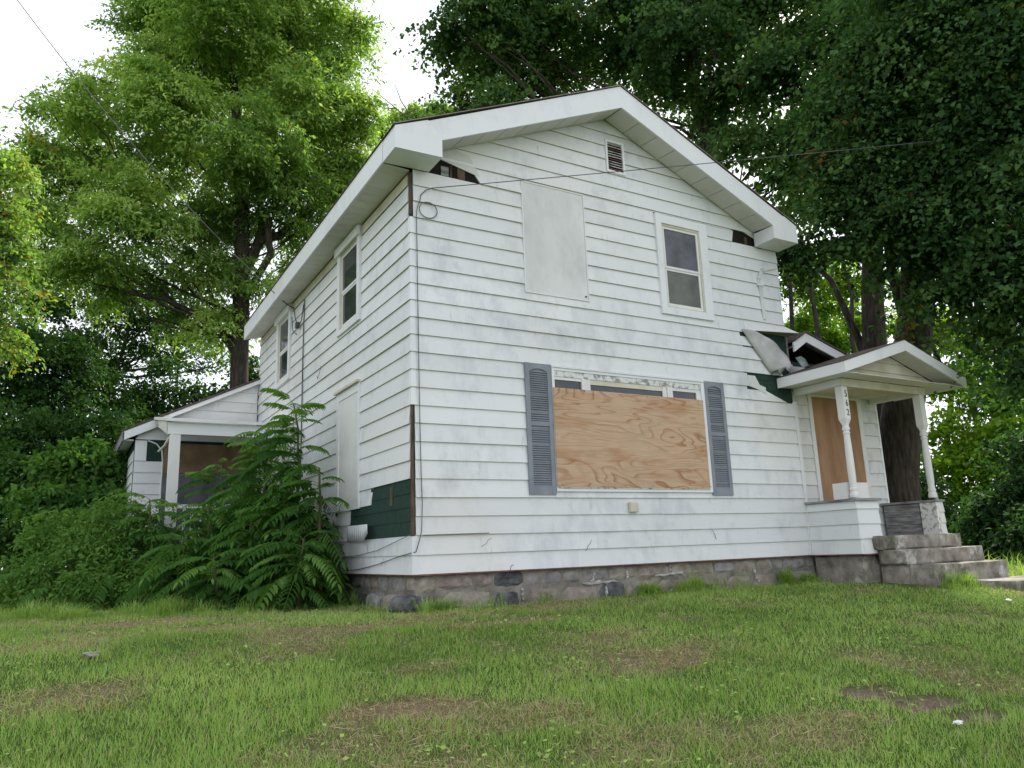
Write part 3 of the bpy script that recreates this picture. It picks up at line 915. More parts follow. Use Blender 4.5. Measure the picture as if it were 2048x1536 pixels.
# flat soffits beside the beams and sloping rake soffit boards
def slats_between(a0, a1, b0, b1, n, m, parent, name, th=0.01, gap=0.004):
    a0, a1, b0, b1 = map(Vector, (a0, a1, b0, b1))
    for i in range(n):
        t0, t1 = i / n, (i + 1) / n
        L = (a1 - a0).length
        t1 -= gap / max(L, .01)
        p = [a0.lerp(a1, t0), a0.lerp(a1, t1), b0.lerp(b1, t1), b0.lerp(b1, t0)]
        MB().hexa(p + [q + Vector((0, 0, th)) for q in p]).build(name, m, parent)
slats_between((PX0 + .023, -.04, 2.445), (PX0 + .023, -1.17, 2.445), (6.195, -.04, 2.455), (6.195, -1.17, 2.455), 9, M_['soffit'], porch, 'soffit_board')
slats_between((PX1 - .023, -.04, 2.445), (PX1 - .023, -1.17, 2.445), (8.185, -.04, 2.455), (8.185, -1.17, 2.455), 9, M_['soffit'], porch, 'soffit_board')
slats_between((5.89, -1.172, 2.452), (PXR, -1.172, PR - .155), (5.89, -.90, 2.452), (PXR, -.90, PR - .155), 7, M_['soffit'], porch, 'soffit_board')
slats_between((8.71, -1.172, 2.452), (PXR + .005, -1.172, PR - .155), (8.71, -.90, 2.452), (PXR + .005, -.90, PR - .155), 7, M_['soffit'], porch, 'soffit_board')
# the small bottom soffit in front of the beam and the gable infill boards
MB().box(6.20, 8.18, -1.172, -.90, 2.448, 2.456).build('soffit_board', M_['soffit'], porch)
for i in range(3):
    z0 = 2.463 + i * 0.145
    z1 = z0 + 0.142
    def xr(z): return max(0.01, (PR - .16 - z) / (PR - PE) * 1.44)
    a, b = xr(z0), xr(z1)
    if z1 > PR - .16: z1 = PR - .165; b = 0.02
    mb = MB()
    mb.prism([(PXR - a, -.885 - .012, z0), (PXR + a, -.885 - .012, z0), (PXR + b, -.885, z1), (PXR - b, -.885, z1)], (0, .03, 0))
    mb.build('gable_board', M_['cream'], porch)
# beams and ceiling
MB().box(6.20, 6.30, -.85, -.03, 2.35, 2.451).build('beam', M_['paint'], porch)
MB().box(8.07, 8.18, -.85, .03, 2.35, 2.451).build('beam', M_['paint'], porch)
MB().box(6.20, 8.18, -.862, -.852, 2.34, 2.451).build('beam', M_['cream'], porch)
MB().box(6.301, 8.069, -.851, -.76, 2.352, 2.451).build('beam', M_['cream'], porch)
for i in range(9):
    y0 = -.755 + i * .085
    MB().box(6.302, 8.068, y0, y0 + .082, 2.42, 2.432).build('ceiling_board', M_['cream'], porch)
def column(cx, cy, lean=0.0):
    c = (cx, cy, 0)
    mb = MB()
    mb.box(cx - .058, cx + .058, cy - .058, cy + .058, 1.87, 2.345)
    mb.hexa([(cx - .035, cy - .035, 1.80), (cx + .035, cy - .035, 1.80), (cx + .035, cy + .035, 1.80), (cx - .035, cy + .035, 1.80),
             (cx - .058, cy - .058, 1.869), (cx + .058, cy - .058, 1.869), (cx + .058, cy + .058, 1.869), (cx - .058, cy + .058, 1.869)])
    cl = mb.build('column', M_['paint'], porch)
    sh = MB().lathe(c, [(0.77, .060), (.80, .062), (.83, .056), (.86, .050), (.87, .057), (.895, .057), (.905, .046), (.93, .048), (.94, .044), (1.0, .050), (1.2, .052), (1.45, .049), (1.62, .043), (1.655, .041), (1.66, .049), (1.685, .049), (1.69, .041), (1.71, .041), (1.715, .053), (1.75, .053), (1.76, .043), (1.80, .046)], 16)
    sh.build('turned_shaft', M_['paint'], cl, smooth=False)
    return cl
CLX, CLY, CRX, CRY = 6.285, -.785, 8.10, -.79
cl = column(CLX, CLY)
cr = column(CRX, CRY)
# house number on the left column
for i, ch in enumerate("562"):
    cu = bpy.data.curves.new('numeral', 'FONT')
    cu.body = ch
    cu.size = 0.135
    cu.extrude = 0.002
    cu.align_x = 'CENTER'
    tmp = bpy.data.objects.new('numeral_tmp', cu)
    COL.objects.link(tmp)
    bpy.context.view_layer.update()
    me = bpy.data.meshes.new_from_object(tmp.evaluated_get(bpy.context.evaluated_depsgraph_get()))
    bpy.data.objects.remove(tmp)
    me.name = 'house_numeral'
    o = link('house_numeral', me, M_['black'])
    o.location = (CLX + 0.012, CLY - .0605, 2.19 - i * 0.135)
    o.rotation_euler = (math.radians(90), 0, 0)
    o.scale = (0.8, 1, 1)
    o.parent = cl
    o.matrix_parent_inverse = Matrix.Translation(-parent_loc(cl))
# left half wall: side leg and front return
kw = MB().box(6.218, 6.36, -.832, -.02, 0.0, .715)
kw.box(6.361, 6.672, -.832, -.70, 0.0, .715)
kw = kw.build('half_wall', M_['sheath'], porch)
KF, KS = mk_frame('front', -.834), mk_frame('left', 6.216)
siding(KS, kw, 0, 4, -.852, -.028, m='siding', top=.715)
siding(KF, kw, 0, 4, 6.216, 6.69, m='siding', top=.715)
MB().box(6.673, 6.69, -.834, -.69, .0, .715).build('end_board', M_['paint'], kw)
cap = MB()
cap.box(6.17, 6.41, -.89, -.02, .718, .752)
cap.box(6.411, 6.72, -.89, -.66, .718, .752)
cap.build('cap_board', M_['oldwood'], porch)
put('rust_strip', KS, -.852, -.02, -.016, -.002, -.05, .018, M_['rust'], kw)
put('rust_strip', KF, 6.2, 6.69, -.016, -.002, -.05, .018, M_['rust'], kw)
hb = MB().box(6.235, 6.70, -.715, -.69, .754, .985)
hb.box(6.215, 6.234, -.715, -.50, .754, .98)
hb.build('loose_white_board', M_['paint'], porch)
# right half wall, seen from its inner side
rk = MB().box(8.05, 8.17, -.60, .02, .22, .70)
rk.box(8.02, 8.19, -.86, -.601, .22, .70)
rk = rk.build('half_wall', M_['sheath'], porch)
for i in range(3):
    z0 = .235 + i * .156
    MB().box(8.030, 8.048, -.60, .0, z0, z0 + .150).build('plank', M_['oldwood'], rk)
put('corner_board', mk_frame('left', 8.02), -.86, -.62, .232, .70, 0, .014, M_['peel'], rk)
RF = mk_frame('front', -.862)
for k in range(1, 4):
    z0 = .232 + (k - 1) * .16
    board(RF, rk, z0, 8.06, 8.19, 8.06, 8.19, z0, min(.70, z0 + .158), 'siding_b')
put('corner_board', RF, 8.004, 8.056, .232, .70, 0.0, .016, M_['peel'], rk)
MB().box(7.99, 8.22, -.89, .03, .703, .735).build('cap_board', M_['oldwood'], porch)
pl = MB().hexa([(8.20, -.80, .235), (8.40, -.74, .235), (8.40, -.715, .235), (8.20, -.775, .235), (8.215, -.76, .86), (8.36, -.71, .86), (8.36, -.685, .86), (8.215, -.735, .86)])
tag(pl.build('leaning_board', M_['oldwood']), 'weathered grey board leaning at the right end of the front porch', 'board')

# ------------------------------------------------------------------ concrete floor, steps and walk
def rough_box(name, x0, x1, y0, y1, z0, z1, m, parent=None, amp=0.012, cuts=7, seed=0):
    import bmesh
    from mathutils import noise as mn
    bm = bmesh.new()
    bmesh.ops.create_cube(bm, size=1.0)
    bmesh.ops.subdivide_edges(bm, edges=bm.edges[:], cuts=cuts, use_grid_fill=True)
    for v in bm.verts:
        a = v.co.copy()
        nb = sum(1 for c in a if abs(c) > 0.499)
        v.co = Vector((x0 + (a.x + .5) * (x1 - x0), y0 + (a.y + .5) * (y1 - y0), z0 + (a.z + .5) * (z1 - z0)))
        cen = Vector(((x0 + x1) / 2, (y0 + y1) / 2, (z0 + z1) / 2))
        if nb >= 2:
            v.co += (cen - v.co).normalized() * (0.012 + 0.02 * max(0, mn.noise(v.co * 5 + Vector((seed, 0, 0)))))
        v.co += Vector((mn.noise(v.co * 4 + Vector((seed, 1, 0))), mn.noise(v.co * 4 + Vector((seed, 5, 3))), mn.noise(v.co * 4 + Vector((7, seed, 3))))) * amp
    me = bpy.data.meshes.new(name)
    bm.to_mesh(me); bm.free()
    o = link(name, me, m)
    if parent is not None:
        o.parent = parent
        o.matrix_parent_inverse = Matrix.Translation(-parent_loc(parent))
    return o
steps = thing('front_steps', 'worn concrete steps climbing to the front porch', 'steps', (7.4, -1.3, -0.4))
rough_box('porch_slab', 6.46, 8.39, -.96, .055, .045, .232, M_['concrete'], steps, .010, 9, 1)
rough_box('pier', 6.27, 6.75, -.80, .0, -.75, -.02, M_['concrete'], steps, .014, 6, 2)
rough_box('slab_base', 6.70, 8.30, -.90, .0, -.70, .05, M_['concrete'], steps, .010, 6, 3)
rough_box('step', 6.52, 8.37, -1.26, -.86, -.16, .040, M_['concrete'], steps, .012, 9, 4)
rough_box('step', 6.60, 8.37, -1.57, -1.22, -.62, -.160, M_['concrete'], steps, .016, 9, 5)
rough_box('step_base', 6.56, 8.30, -1.24, -.85, -.62, -.155, M_['concrete'], steps, .016, 7, 6)
walk = rough_box('walkway', 7.2, 13.0, -2.25, -1.55, -.62, -.385, M_['concrete'], None, .010, 10, 8)
walk['kind'] = 'structure'

# ------------------------------------------------------------------ rear addition with its side porch
ell = thing('rear_addition', 'low white clapboard rear addition with a lean-to roof behind the bushes', 'addition', (-0.5, 9.5, -0.4))
EF, ES = mk_frame('front', 7.985), mk_frame('left', -2.21)
def er(x): return 3.74 + 0.487 * x
ebody = MB().prism([(-2.205, 7.99, -.6), (3.0, 7.99, -.6), (3.0, 7.99, 3.0), (0.0, 7.99, 3.70), (-2.205, 7.99, er(-2.205) - .12)], (0, 3.6, 0)).build('wall', M_['sheath'], ell)
siding(EF, ebody, 12, 18, -2.20, -0.03, m='siding', lo=lambda z: (z - 3.70) / 0.487, zoff=0.04)
siding(EF, ebody, -2, 10, -2.20, -1.73, m='siding', zoff=0.04)
put('green_patch', EF, -1.98, -1.72, 2.08, 2.44, 0, .010, M_['green'], ebody)
put('corner_board', EF, -2.20, -2.0, 2.08, 2.46, 0, .014, M_['trim'], ebody)
MB().tube([EF(-1.99, 2.46, .03), EF(-1.84, 2.40, .03), EF(-1.74, 2.28, .03), EF(-1.72, 2.08, .03), EF(-1.725, 1.2, .03)], .014, 6).build('curved_trim_strip', M_['trim'], ebody)
siding(ES, ebody, -2, 11, 8.0, 11.55, m='siding', zoff=0.04)
MB().prism([(0.0, 7.84, 3.775), (-2.43, 7.84, er(-2.43) + .035), (-2.43, 7.84, er(-2.43) + .075), (0.0, 7.84, 3.815)], (0, 3.8, 0)).build('roof', M_['roof'], ell)
MB().prism([(0.0, 7.86, 3.77), (0.0, 7.86, 3.69), (-1.80, 7.86, er(-1.80) - .05), (-1.80, 7.86, er(-1.8) + .03)], (0, .025, 0)).build('rake_board', M_['trim'], ell)
MB().prism([(-1.79, 7.85, er(-1.79) + .03), (-1.79, 7.85, er(-1.79) - .13), (-2.415, 7.85, er(-2.415) - .13), (-2.415, 7.85, er(-2.415) + .03)], (0, .03, 0)).build('rake_board', M_['trim'], ell)
MB().box(-2.43, -2.40, 7.85, 11.6, er(-2.43) - .13, er(-2.43) + .03).build('fascia', M_['oldwood'], ell)
MB().box(-2.399, -2.235, 7.88, 11.6, er(-2.43) - .12, er(-2.43) - .10).build('soffit', M_['soffit'], ell)
put('lamp_bracket', mk_frame('left', 0.0), 7.9, 8.0, 3.98, 4.01, .0, .10, M_['trim'], ell)

sp = thing('side_porch', 'sagging white side porch in the corner behind the tall bushes', 'porch', (-1.0, 6.8, -0.4))
MB().box(-1.90, -.03, 5.60, 5.72, 2.245, 2.44).build('beam', M_['trim'], sp)
MB().hexa([(-1.92, 5.52, 2.442), (-.03, 5.52, 2.445), (-.03, 7.83, 2.84), (-1.92, 7.83, 2.84), (-1.92, 5.52, 2.49), (-.03, 5.52, 2.49), (-.03, 7.83, 2.89), (-1.92, 7.83, 2.89)]).build('roof', M_['paint'], sp)
MB().hexa([(-1.93, 5.60, 2.26), (-1.905, 5.60, 2.26), (-1.83, 7.82, 2.72), (-1.86, 7.82, 2.72), (-1.93, 5.60, 2.44), (-1.905, 5.60, 2.44), (-1.83, 7.82, 2.83), (-1.86, 7.82, 2.83)]).build('side_fascia', M_['soffit'], sp)
MB().box(-1.86, -1.70, 5.605, 5.715, .3, 2.244).build('post', M_['paint'], sp)
MB().box(-.17, -.06, 5.605, 5.715, .3, 2.244).build('post', M_['soffit'], sp)
MB().box(-1.69, -.18, 5.62, 5.70, 1.06, 1.12).build('rail', M_['paint'], sp)
MB().box(-1.69, -.18, 5.63, 5.69, .42, .47).build('rail', M_['paint'], sp)
for i in range(12):
    x = -1.60 + i * .118
    MB().box(x, x + .045, 5.635, 5.685, .471, 1.059).build('baluster', M_['paint'], sp)
MB().box(-1.9, -.03, 5.58, 7.97, .2, .3).build('floor', M_['oldwood'], sp)
for i in range(4):
    MB().box(-1.88, -.04, 5.60, 5.62, -.5 + i * .17, -.5 + i * .17 + .155).build('skirt_board', M_['paint'], sp)
MB().box(-1.71, -.02, 7.95, 7.965, 1.86, 2.42).build('plywood_panel', M_['plyback'], sp)
MB().box(-1.71, -.02, 7.95, 7.965, .31, 1.855).build('grey_panel', M_['screen'], sp)
for i in range(10):
    y0 = 5.75 + i * .21
    zc = 2.37 + (y0 - 5.6) * 0.165
    MB().hexa([(-1.88, y0, zc), (-.04, y0, zc), (-.04, y0 + .2, zc + .033), (-1.88, y0 + .2, zc + .033), (-1.88, y0, zc + .01), (-.04, y0, zc + .01), (-.04, y0 + .2, zc + .043), (-1.88, y0 + .2, zc + .043)]).build('ceiling_board', M_['oldwood'], sp)
MB().tube([(-1.84, 5.62, 2.24), (-1.90, 5.9, 2.10), (-1.95, 6.3, 2.05)], .02, 6).build('brace', M_['paint'], sp)

# ------------------------------------------------------------------ cables
def sag(a, b, s, n=14):
    a, b = Vector(a), Vector(b)
    return [a.lerp(b, i / n) - Vector((0, 0, s * 4 * (i / n) * (1 - i / n))) for i in range(n + 1)]
c1 = MB().tube(sag((-0.33, 5.25, 4.70), (-6.3, 6.4, 12.1), 0.45, 24), 0.0075, 6)
c1.tube(sag((-0.33, 5.25, 4.70), (-0.03, 5.25, 4.50), 0.02, 4), 0.011, 6)
tag(c1.build('service_cable', M_['wire']), 'dark overhead service cable running from the side eave up across the sky', 'cable')
c2 = MB().tube(sag((0.25, -.05, 4.455), (15.3, -3.72, 7.74), 0.06, 30), 0.0055, 6)
tag(c2.build('phone_cable', M_['wire']), 'thin cable stretched from the front corner past the gable towards the maples', 'cable')
loop = []
for i in range(17):
    g = i / 16 * 2 * math.pi
    loop.append((0.21 + 0.115 * math.cos(g + 2.2), -.035 - .004 * i / 16, 4.17 + 0.10 * math.sin(g + 2.2)))
c3 = MB().tube([(0.25, -.04, 4.455), (0.18, -.035, 4.42), (0.115, -.035, 4.34), (0.10, -.035, 4.24)] + loop, .006, 5)
c3.tube([(0.095, -.03, 4.25), (0.06, -.035, 4.13), (0.065, -.033, 3.4), (0.07, -.033, 2.6), (0.075, -.034, 1.8), (0.085, -.034, 1.1), (0.095, -.036, .75), (0.085, -.036, .45), (0.05, -.036, .33), (0.02, -.032, .235), (-.035, -.01, .225), (-.035, .25, .20), (-.033, 1.0, .11), (-.03, 1.7, .05), (-.03, 2.3, .035)], .005, 5)
c3.tube([(-.03, 2.3, .21), (-.033, 1.7, .22), (-.033, 1.0, .27), (-.036, .3, .37), (-.03, .02, .415), (.15, -.034, .408), (.9, -.034, .415)], .004, 5)
tag(c3.build('wall_cable', M_['wire']), 'loose black cable looped and hanging down the front corner of the house', 'cable')
c4 = MB().tube([(-.03, 4.52, 4.44), (-.034, 4.52, 4.0), (-.034, 4.53, 3.3), (-.034, 4.52, 2.7), (-.034, 4.52, 1.6)], .010, 6)
c4.tube([(-.04, 5.2, 4.5), (-.06, 5.0, 4.25), (-.05, 4.8, 4.02), (-.05, 4.6, 4.1), (-.04, 4.53, 4.35)], .009, 5)
c4.tube([(-.04, 5.3, 4.35), (-.07, 5.1, 4.05), (-.05, 4.9, 3.92)], .008, 5)
c4.box(-.09, -.03, 4.80, 4.88, 4.02, 4.12)
tag(c4.build('service_riser', M_['wire']), 'vertical service wire and insulators between the two side windows', 'cable')
c5 = MB().tube([(-.03, 5.2, 2.6), (-.05, 5.0, 2.45), (-.035, 4.9, 1.9)], .006, 5)
c5.tube([(-.03, 3.7, 2.95), (-.045, 3.6, 2.88), (-.04, 3.52, 2.95), (-.035, 3.46, 3.05)], .004, 5)
tag(c5.build('hook_wire', M_['wire']), 'short curled wire stub on the side wall above the bushes', 'wire')

# ------------------------------------------------------------------ ground
def vnoise(x, y, seed=0, s=1.0):
    """smooth value noise, numpy"""
    x = np.asarray(x) * s + 1000.0; y = np.asarray(y) * s + 1000.0
    xi, yi = np.floor(x).astype(np.int64), np.floor(y).astype(np.int64)
    fx, fy = x - xi, y - yi
    fx, fy = fx * fx * (3 - 2 * fx), fy * fy * (3 - 2 * fy)
    def h(a, b):
        n = (a * 374761393 + b * 668265263 + seed * 974711) & 0x7fffffff
        n = ((n ^ (n >> 13)) * 1274126177) & 0x7fffffff
        return ((n ^ (n >> 16)) & 0xffff) / 65535.0
    return (h(xi, yi) * (1 - fx) + h(xi + 1, yi) * fx) * (1 - fy) + (h(xi, yi + 1) * (1 - fx) + h(xi + 1, yi + 1) * fx) * fy
def fbm(x, y, seed=0, s=1.0, o=3):
    t, a, n = 0, 1.0, 0
    for i in range(o):
        t = t + a * vnoise(x, y, seed + i, s * 2 ** i); n += a; a *= .5
    return t / n
def gz(x, y):
    x, y = np.asarray(x, float), np.asarray(y, float)
    d = np.maximum(0, -y - 0.6)
    z = -0.385 - 0.13 * d + 0.13 * 0.8 * (1 - np.exp(-d / 0.8))
    z = z - 0.02 * np.clip(x - 5, 0, 6) * 0 + 0.05 * (fbm(x, y, 5, 0.5) - 0.5) * np.clip((-y - 0.5) / 2 + (x < -0.5) * .3, 0, 1)
    return z
# dry patches, bare soil: (x, y, rx, ry, strength)
DRY = [(-1.45, -3.42, .55, .22, 1.0), (0.55, -3.05, .75, .32, .8), (-2.97, -2.28, .20, .16, .9), (-2.45, 1.35, .9, .45, 1.0), (-1.9, -.02, .75, .30, 1.0), (-1.0, -.96, .8, .22, .9), (.27, -1.38, .7, .16, .8), (-0.9, -3.8, .6, .28, .6), (-1.86, -3.76, .5, .2, .5), (1.2, -2.9, .5, .25, .6), (-.7, -4.4, .5, .3, .5), (3.29, -1.09, .14, .10, .9), (-3.3, 2.6, .8, .5, .8), (-1.0, -2.6, .3, .15, .5)]
SOIL = [(1.42, -4.30, .26, .13), (1.52, -4.62, .30, .15), (1.56, -4.90, .26, .12)]
def dryness(x, y):
    v = np.zeros_like(np.asarray(x, float))
    wob = (fbm(x, y, 11, 3.0) - 0.5) * 1.1
    for (cx, cy, rx, ry, s) in DRY:
        q = ((x - cx) / rx) ** 2 + ((y - cy) / ry) ** 2
        v = np.maximum(v, s * np.clip(1.25 - q + wob * 1.6, 0, 1))
    n = fbm(x, y, 21, 1.3, 4)
    return np.clip(np.maximum(v, np.clip((n - 0.50) * 3.0, 0, .6)), 0, 1)
def soilness(x, y):
    v = np.zeros_like(np.asarray(x, float))
    wob = (fbm(x, y, 31, 6.0) - 0.5)
    for (cx, cy, rx, ry) in SOIL:
        q = ((x - cx) / rx) ** 2 + ((y - cy) / ry) ** 2
        v = np.maximum(v, np.clip((1.15 - q + wob * 1.5) * 2, 0, 1))
    return v
def axis(lo, hi, c0, c1, n0, n1):
    a = np.linspace(c0, c1, n0)
    t = np.linspace(0, 1, n1) ** 2.2
    return np.concatenate([(c0 - (c0 - lo) * t)[::-1][:-1], a, (c1 + (hi - c1) * t)[1:]])
gx, gy = axis(-400, 400, -8, 12, 170, 16), axis(-60, 500, -9, 8, 150, 16)
XX, YY = np.meshgrid(gx, gy)
ZZ = gz(XX, YY)
ZZ -= 0.03 * soilness(XX, YY)
vs = np.stack([XX.ravel(), YY.ravel(), ZZ.ravel()], 1)
nx_, ny_ = len(gx), len(gy)
ii, jj = np.meshgrid(np.arange(nx_ - 1), np.arange(ny_ - 1))
b0 = (jj * nx_ + ii).ravel()
fs = np.stack([b0, b0 + 1, b0 + nx_ + 1, b0 + nx_], 1)
def np_mesh(name, v, f, var=None, k=4):
    me = bpy.data.meshes.new(name)
    nv, nf = len(v), len(f)
    me.vertices.add(nv)
    me.vertices.foreach_set('co', np.asarray(v, np.float32).ravel())
    me.loops.add(nf * k)
    me.loops.foreach_set('vertex_index', np.asarray(f, np.int32).ravel())
    me.polygons.add(nf)
    me.polygons.foreach_set('loop_start', np.arange(0, nf * k, k, dtype=np.int32))
    if var is not None:
        dom = 'FACE' if len(var) == nf else 'POINT'
        a = me.attributes.new('var', 'FLOAT', dom)
        a.data.foreach_set('value', np.asarray(var, np.float32))
    me.update(calc_edges=True)
    return me
gm = np_mesh('ground', vs, fs, dryness(XX, YY).ravel())
a2 = gm.attributes.new('soil', 'FLOAT', 'POINT')
a2.data.foreach_set('value', soilness(XX, YY).ravel().astype(np.float32))
m, n, l, bs = new_mat('lawn_soil')
at = n.new("ShaderNodeAttribute"); at.attribute_name = 'var'
as_ = n.new("ShaderNodeAttribute"); as_.attribute_name = 'soil'
fine = noise(n, l, 22, 6, 0.7, mapping(n, l))
g = ramp(n, l, fine.outputs['Fac'], [(0.35, (0.045, 0.08, 0.018)), (0.65, (0.09, 0.15, 0.035))])
d = ramp(n, l, fine.outputs['Fac'], [(0.35, (0.13, 0.095, 0.055)), (0.65, (0.26, 0.20, 0.13))])
so = ramp(n, l, fine.outputs['Fac'], [(0.35, (0.10, 0.07, 0.052)), (0.65, (0.24, 0.175, 0.135))])
c = mix(n, l, at.outputs['Fac'], g.outputs['Color'], d.outputs['Color'])
c = mix(n, l, as_.outputs['Fac'], c, so.outputs['Color'])
l.new(c, bs.inputs['Base Color'])
bs.inputs['Roughness'].default_value = 1.0
bs.inputs['Specular IOR Level'].default_value = 0.05
bump(n, l, bs, fine.outputs['Fac'], 0.8, 0.03)
ground = link('ground', gm, m)
ground['kind'] = 'structure'

# ------------------------------------------------------------------ grass blades
R = np.random.default_rng(3)
def inside(x, y):
    a = (x > -0.02) & (x < W + .05) & (y > -0.0)
    a |= (x > 6.15) & (x < 8.45) & (y > -1.6)
    a |= (x > 6.2) & (x < 6.75) & (y > -.85)
    a |= (x > 7.2) & (y > -2.3) & (y < -1.5)
    a |= (x > -1.95) & (y > 5.55)
    a |= (x > -2.3) & (y > 7.95)
    return a
def blades(n, sample, hgt, wid, lean, seedcol):
    x, y = sample(n)
    keep = ~inside(x, y)
    x, y = x[keep], y[keep]
    so = soilness(x, y)
    keep = R.random(len(x)) > so * 0.93
    x, y = x[keep], y[keep]
    n = len(x)
    z = gz(x, y) - .005
    dist = np.hypot(x + 3.25, y + 7.8)
    dr = dryness(x, y)
    tuft = fbm(x, y, 41, 5.0, 3)
    h = hgt * (0.35 + 1.2 * tuft ** 1.3) * R.uniform(.5, 1.35, n) * (1 - .35 * dr)
    if seedcol:
        h = h * (.35 + 1.5 * np.clip((vnoise(x, y, 88, 4.5) - .35) * 2, 0, 1))
    wd = np.maximum(wid, dist * 0.0006) * R.uniform(.7, 1.3, n)
    an = R.uniform(0, 2 * np.pi, n)
    la = lean * R.uniform(.3, 1.3, n) * (1 + 1.3 * dr)
    dx, dy = np.cos(an), np.sin(an)
    px, py = -dy * wd / 2, dx * wd / 2
    # wind and mowing lean
    bx, by = dx * la * h, dy * la * h
    p0 = np.stack([x - px, y - py, z], 1)
    p1 = np.stack([x + px, y + py, z], 1)
    hm = z + h * .55
    p2 = np.stack([x + px * .8 + bx * .3, y + py * .8 + by * .3, hm], 1)
    p3 = np.stack([x - px * .8 + bx * .3, y - py * .8 + by * .3, hm], 1)
    p4 = np.stack([x + bx, y + by, z + h * np.maximum(.35, 1 - .35 * la)], 1)
    if seedcol:
        v = np.stack([p0, p1, p2, p3, p4], 1).reshape(-1, 3)
        b = np.arange(n) * 5
        f = np.concatenate([np.stack([b, b + 1, b + 2], 1), np.stack([b, b + 2, b + 3], 1), np.stack([b + 3, b + 2, b + 4], 1)])
    else:
        v = np.stack([p0, p1, p4], 1).reshape(-1, 3)
        b = np.arange(n) * 3
        f = np.stack([b, b + 1, b + 2], 1)
    patch = fbm(x, y, 51, .9, 3)
    var = np.clip(.30 + .55 * (patch - .5) + R.normal(0, .10, n), 0.0, .62)
    isdry = R.random(n) < np.clip(dr * .66 + .08, 0, .8)
    var = np.where(isdry, R.uniform(.72, 1.0, n), var)
    return v, f, np.tile(var, 3 if seedcol else 1)
def lawn_sample(n):
    d = 2.4 * (20.0 / 2.4) ** (R.random(n) ** 0.80)
    a = math.radians(30.2) + R.uniform(-.93, .93, n)
    return -3.25 + d * np.sin(a), -7.79 + d * np.cos(a)
v, f, var = blades(480000, lawn_sample, .070, .0048, .70, 0)
GR = [(0.0, (0.17, 0.26, 0.06)), (0.3, (0.31, 0.46, 0.12)), (0.60, (0.47, 0.59, 0.19)), (0.70, (0.38, 0.42, 0.15)), (0.78, (0.42, 0.31, 0.19)), (1.0, (0.60, 0.48, 0.34))]
m_gr = mat_leaf('lawn_grass_blades', GR, 0.35, 0.6, 0.2, (1.3, 1.4, 0.6))
tag(link('grass', np_mesh('grass', v, f, var, 3), m_gr), 'short mown lawn with brown dry patches sloping up to the house', 'grass', kind='stuff')
# longer grass along the foundation, porch and bushes
def edge_sample(n):
    k = R.random(n)
    t = R.random(n)
    o = np.abs(R.normal(0, .10, n)) + .03
    x = np.where(k < .62, t * 6.3, np.where(k < .78, -o, np.where(k < .9, 6.3 + t * .7, 6.6 + t * 1.8)))
    y = np.where(k < .62, -o, np.where(k < .78, t * 3.0, np.where(k < .9, -.86 - o, -1.6 - o)))
    cl = fbm(x, y, 77, 1.6, 2)
    keep = cl + R.normal(0, .10, n) > .56
    return x[keep], y[keep]
v, f, var = blades(30000, edge_sample, .18, .005, .8, 1)
tag(link('tall_grass', np_mesh('tall_grass', v, f, np.minimum(var, .45) * .8, 3), m_gr), 'longer tufts of grass along the stone foundation', 'grass', kind='stuff')
def thicket_sample(n):
    x = R.uniform(-9, 0, n)
    y = 1.6 + np.abs(R.normal(0, 1.2, n)) + np.maximum(0, -x - 1.5) * 0.6
    return x, y
v, f, var = blades(36000, thicket_sample, .15, .006, .8, 1)
tag(link('weeds', np_mesh('weeds', v, f, np.minimum(var, .5) * .7, 3), m_gr), 'rank weeds at the foot of the bushes left of the house', 'weeds', kind='stuff')
def back_sample(n):
    return R.uniform(8.5, 24, n), R.uniform(-3, 14, n)
v, f, var = blades(40000, back_sample, .20, .012, .6, 1)
tag(link('rough_grass', np_mesh('rough_grass', v, f, np.minimum(var, .6), 3), m_gr), 'rough grass beyond the front steps', 'grass', kind='stuff')

# ------------------------------------------------------------------ foliage
def unit(v):
    return v / np.maximum(np.linalg.norm(v, axis=-1, keepdims=True), 1e-9)

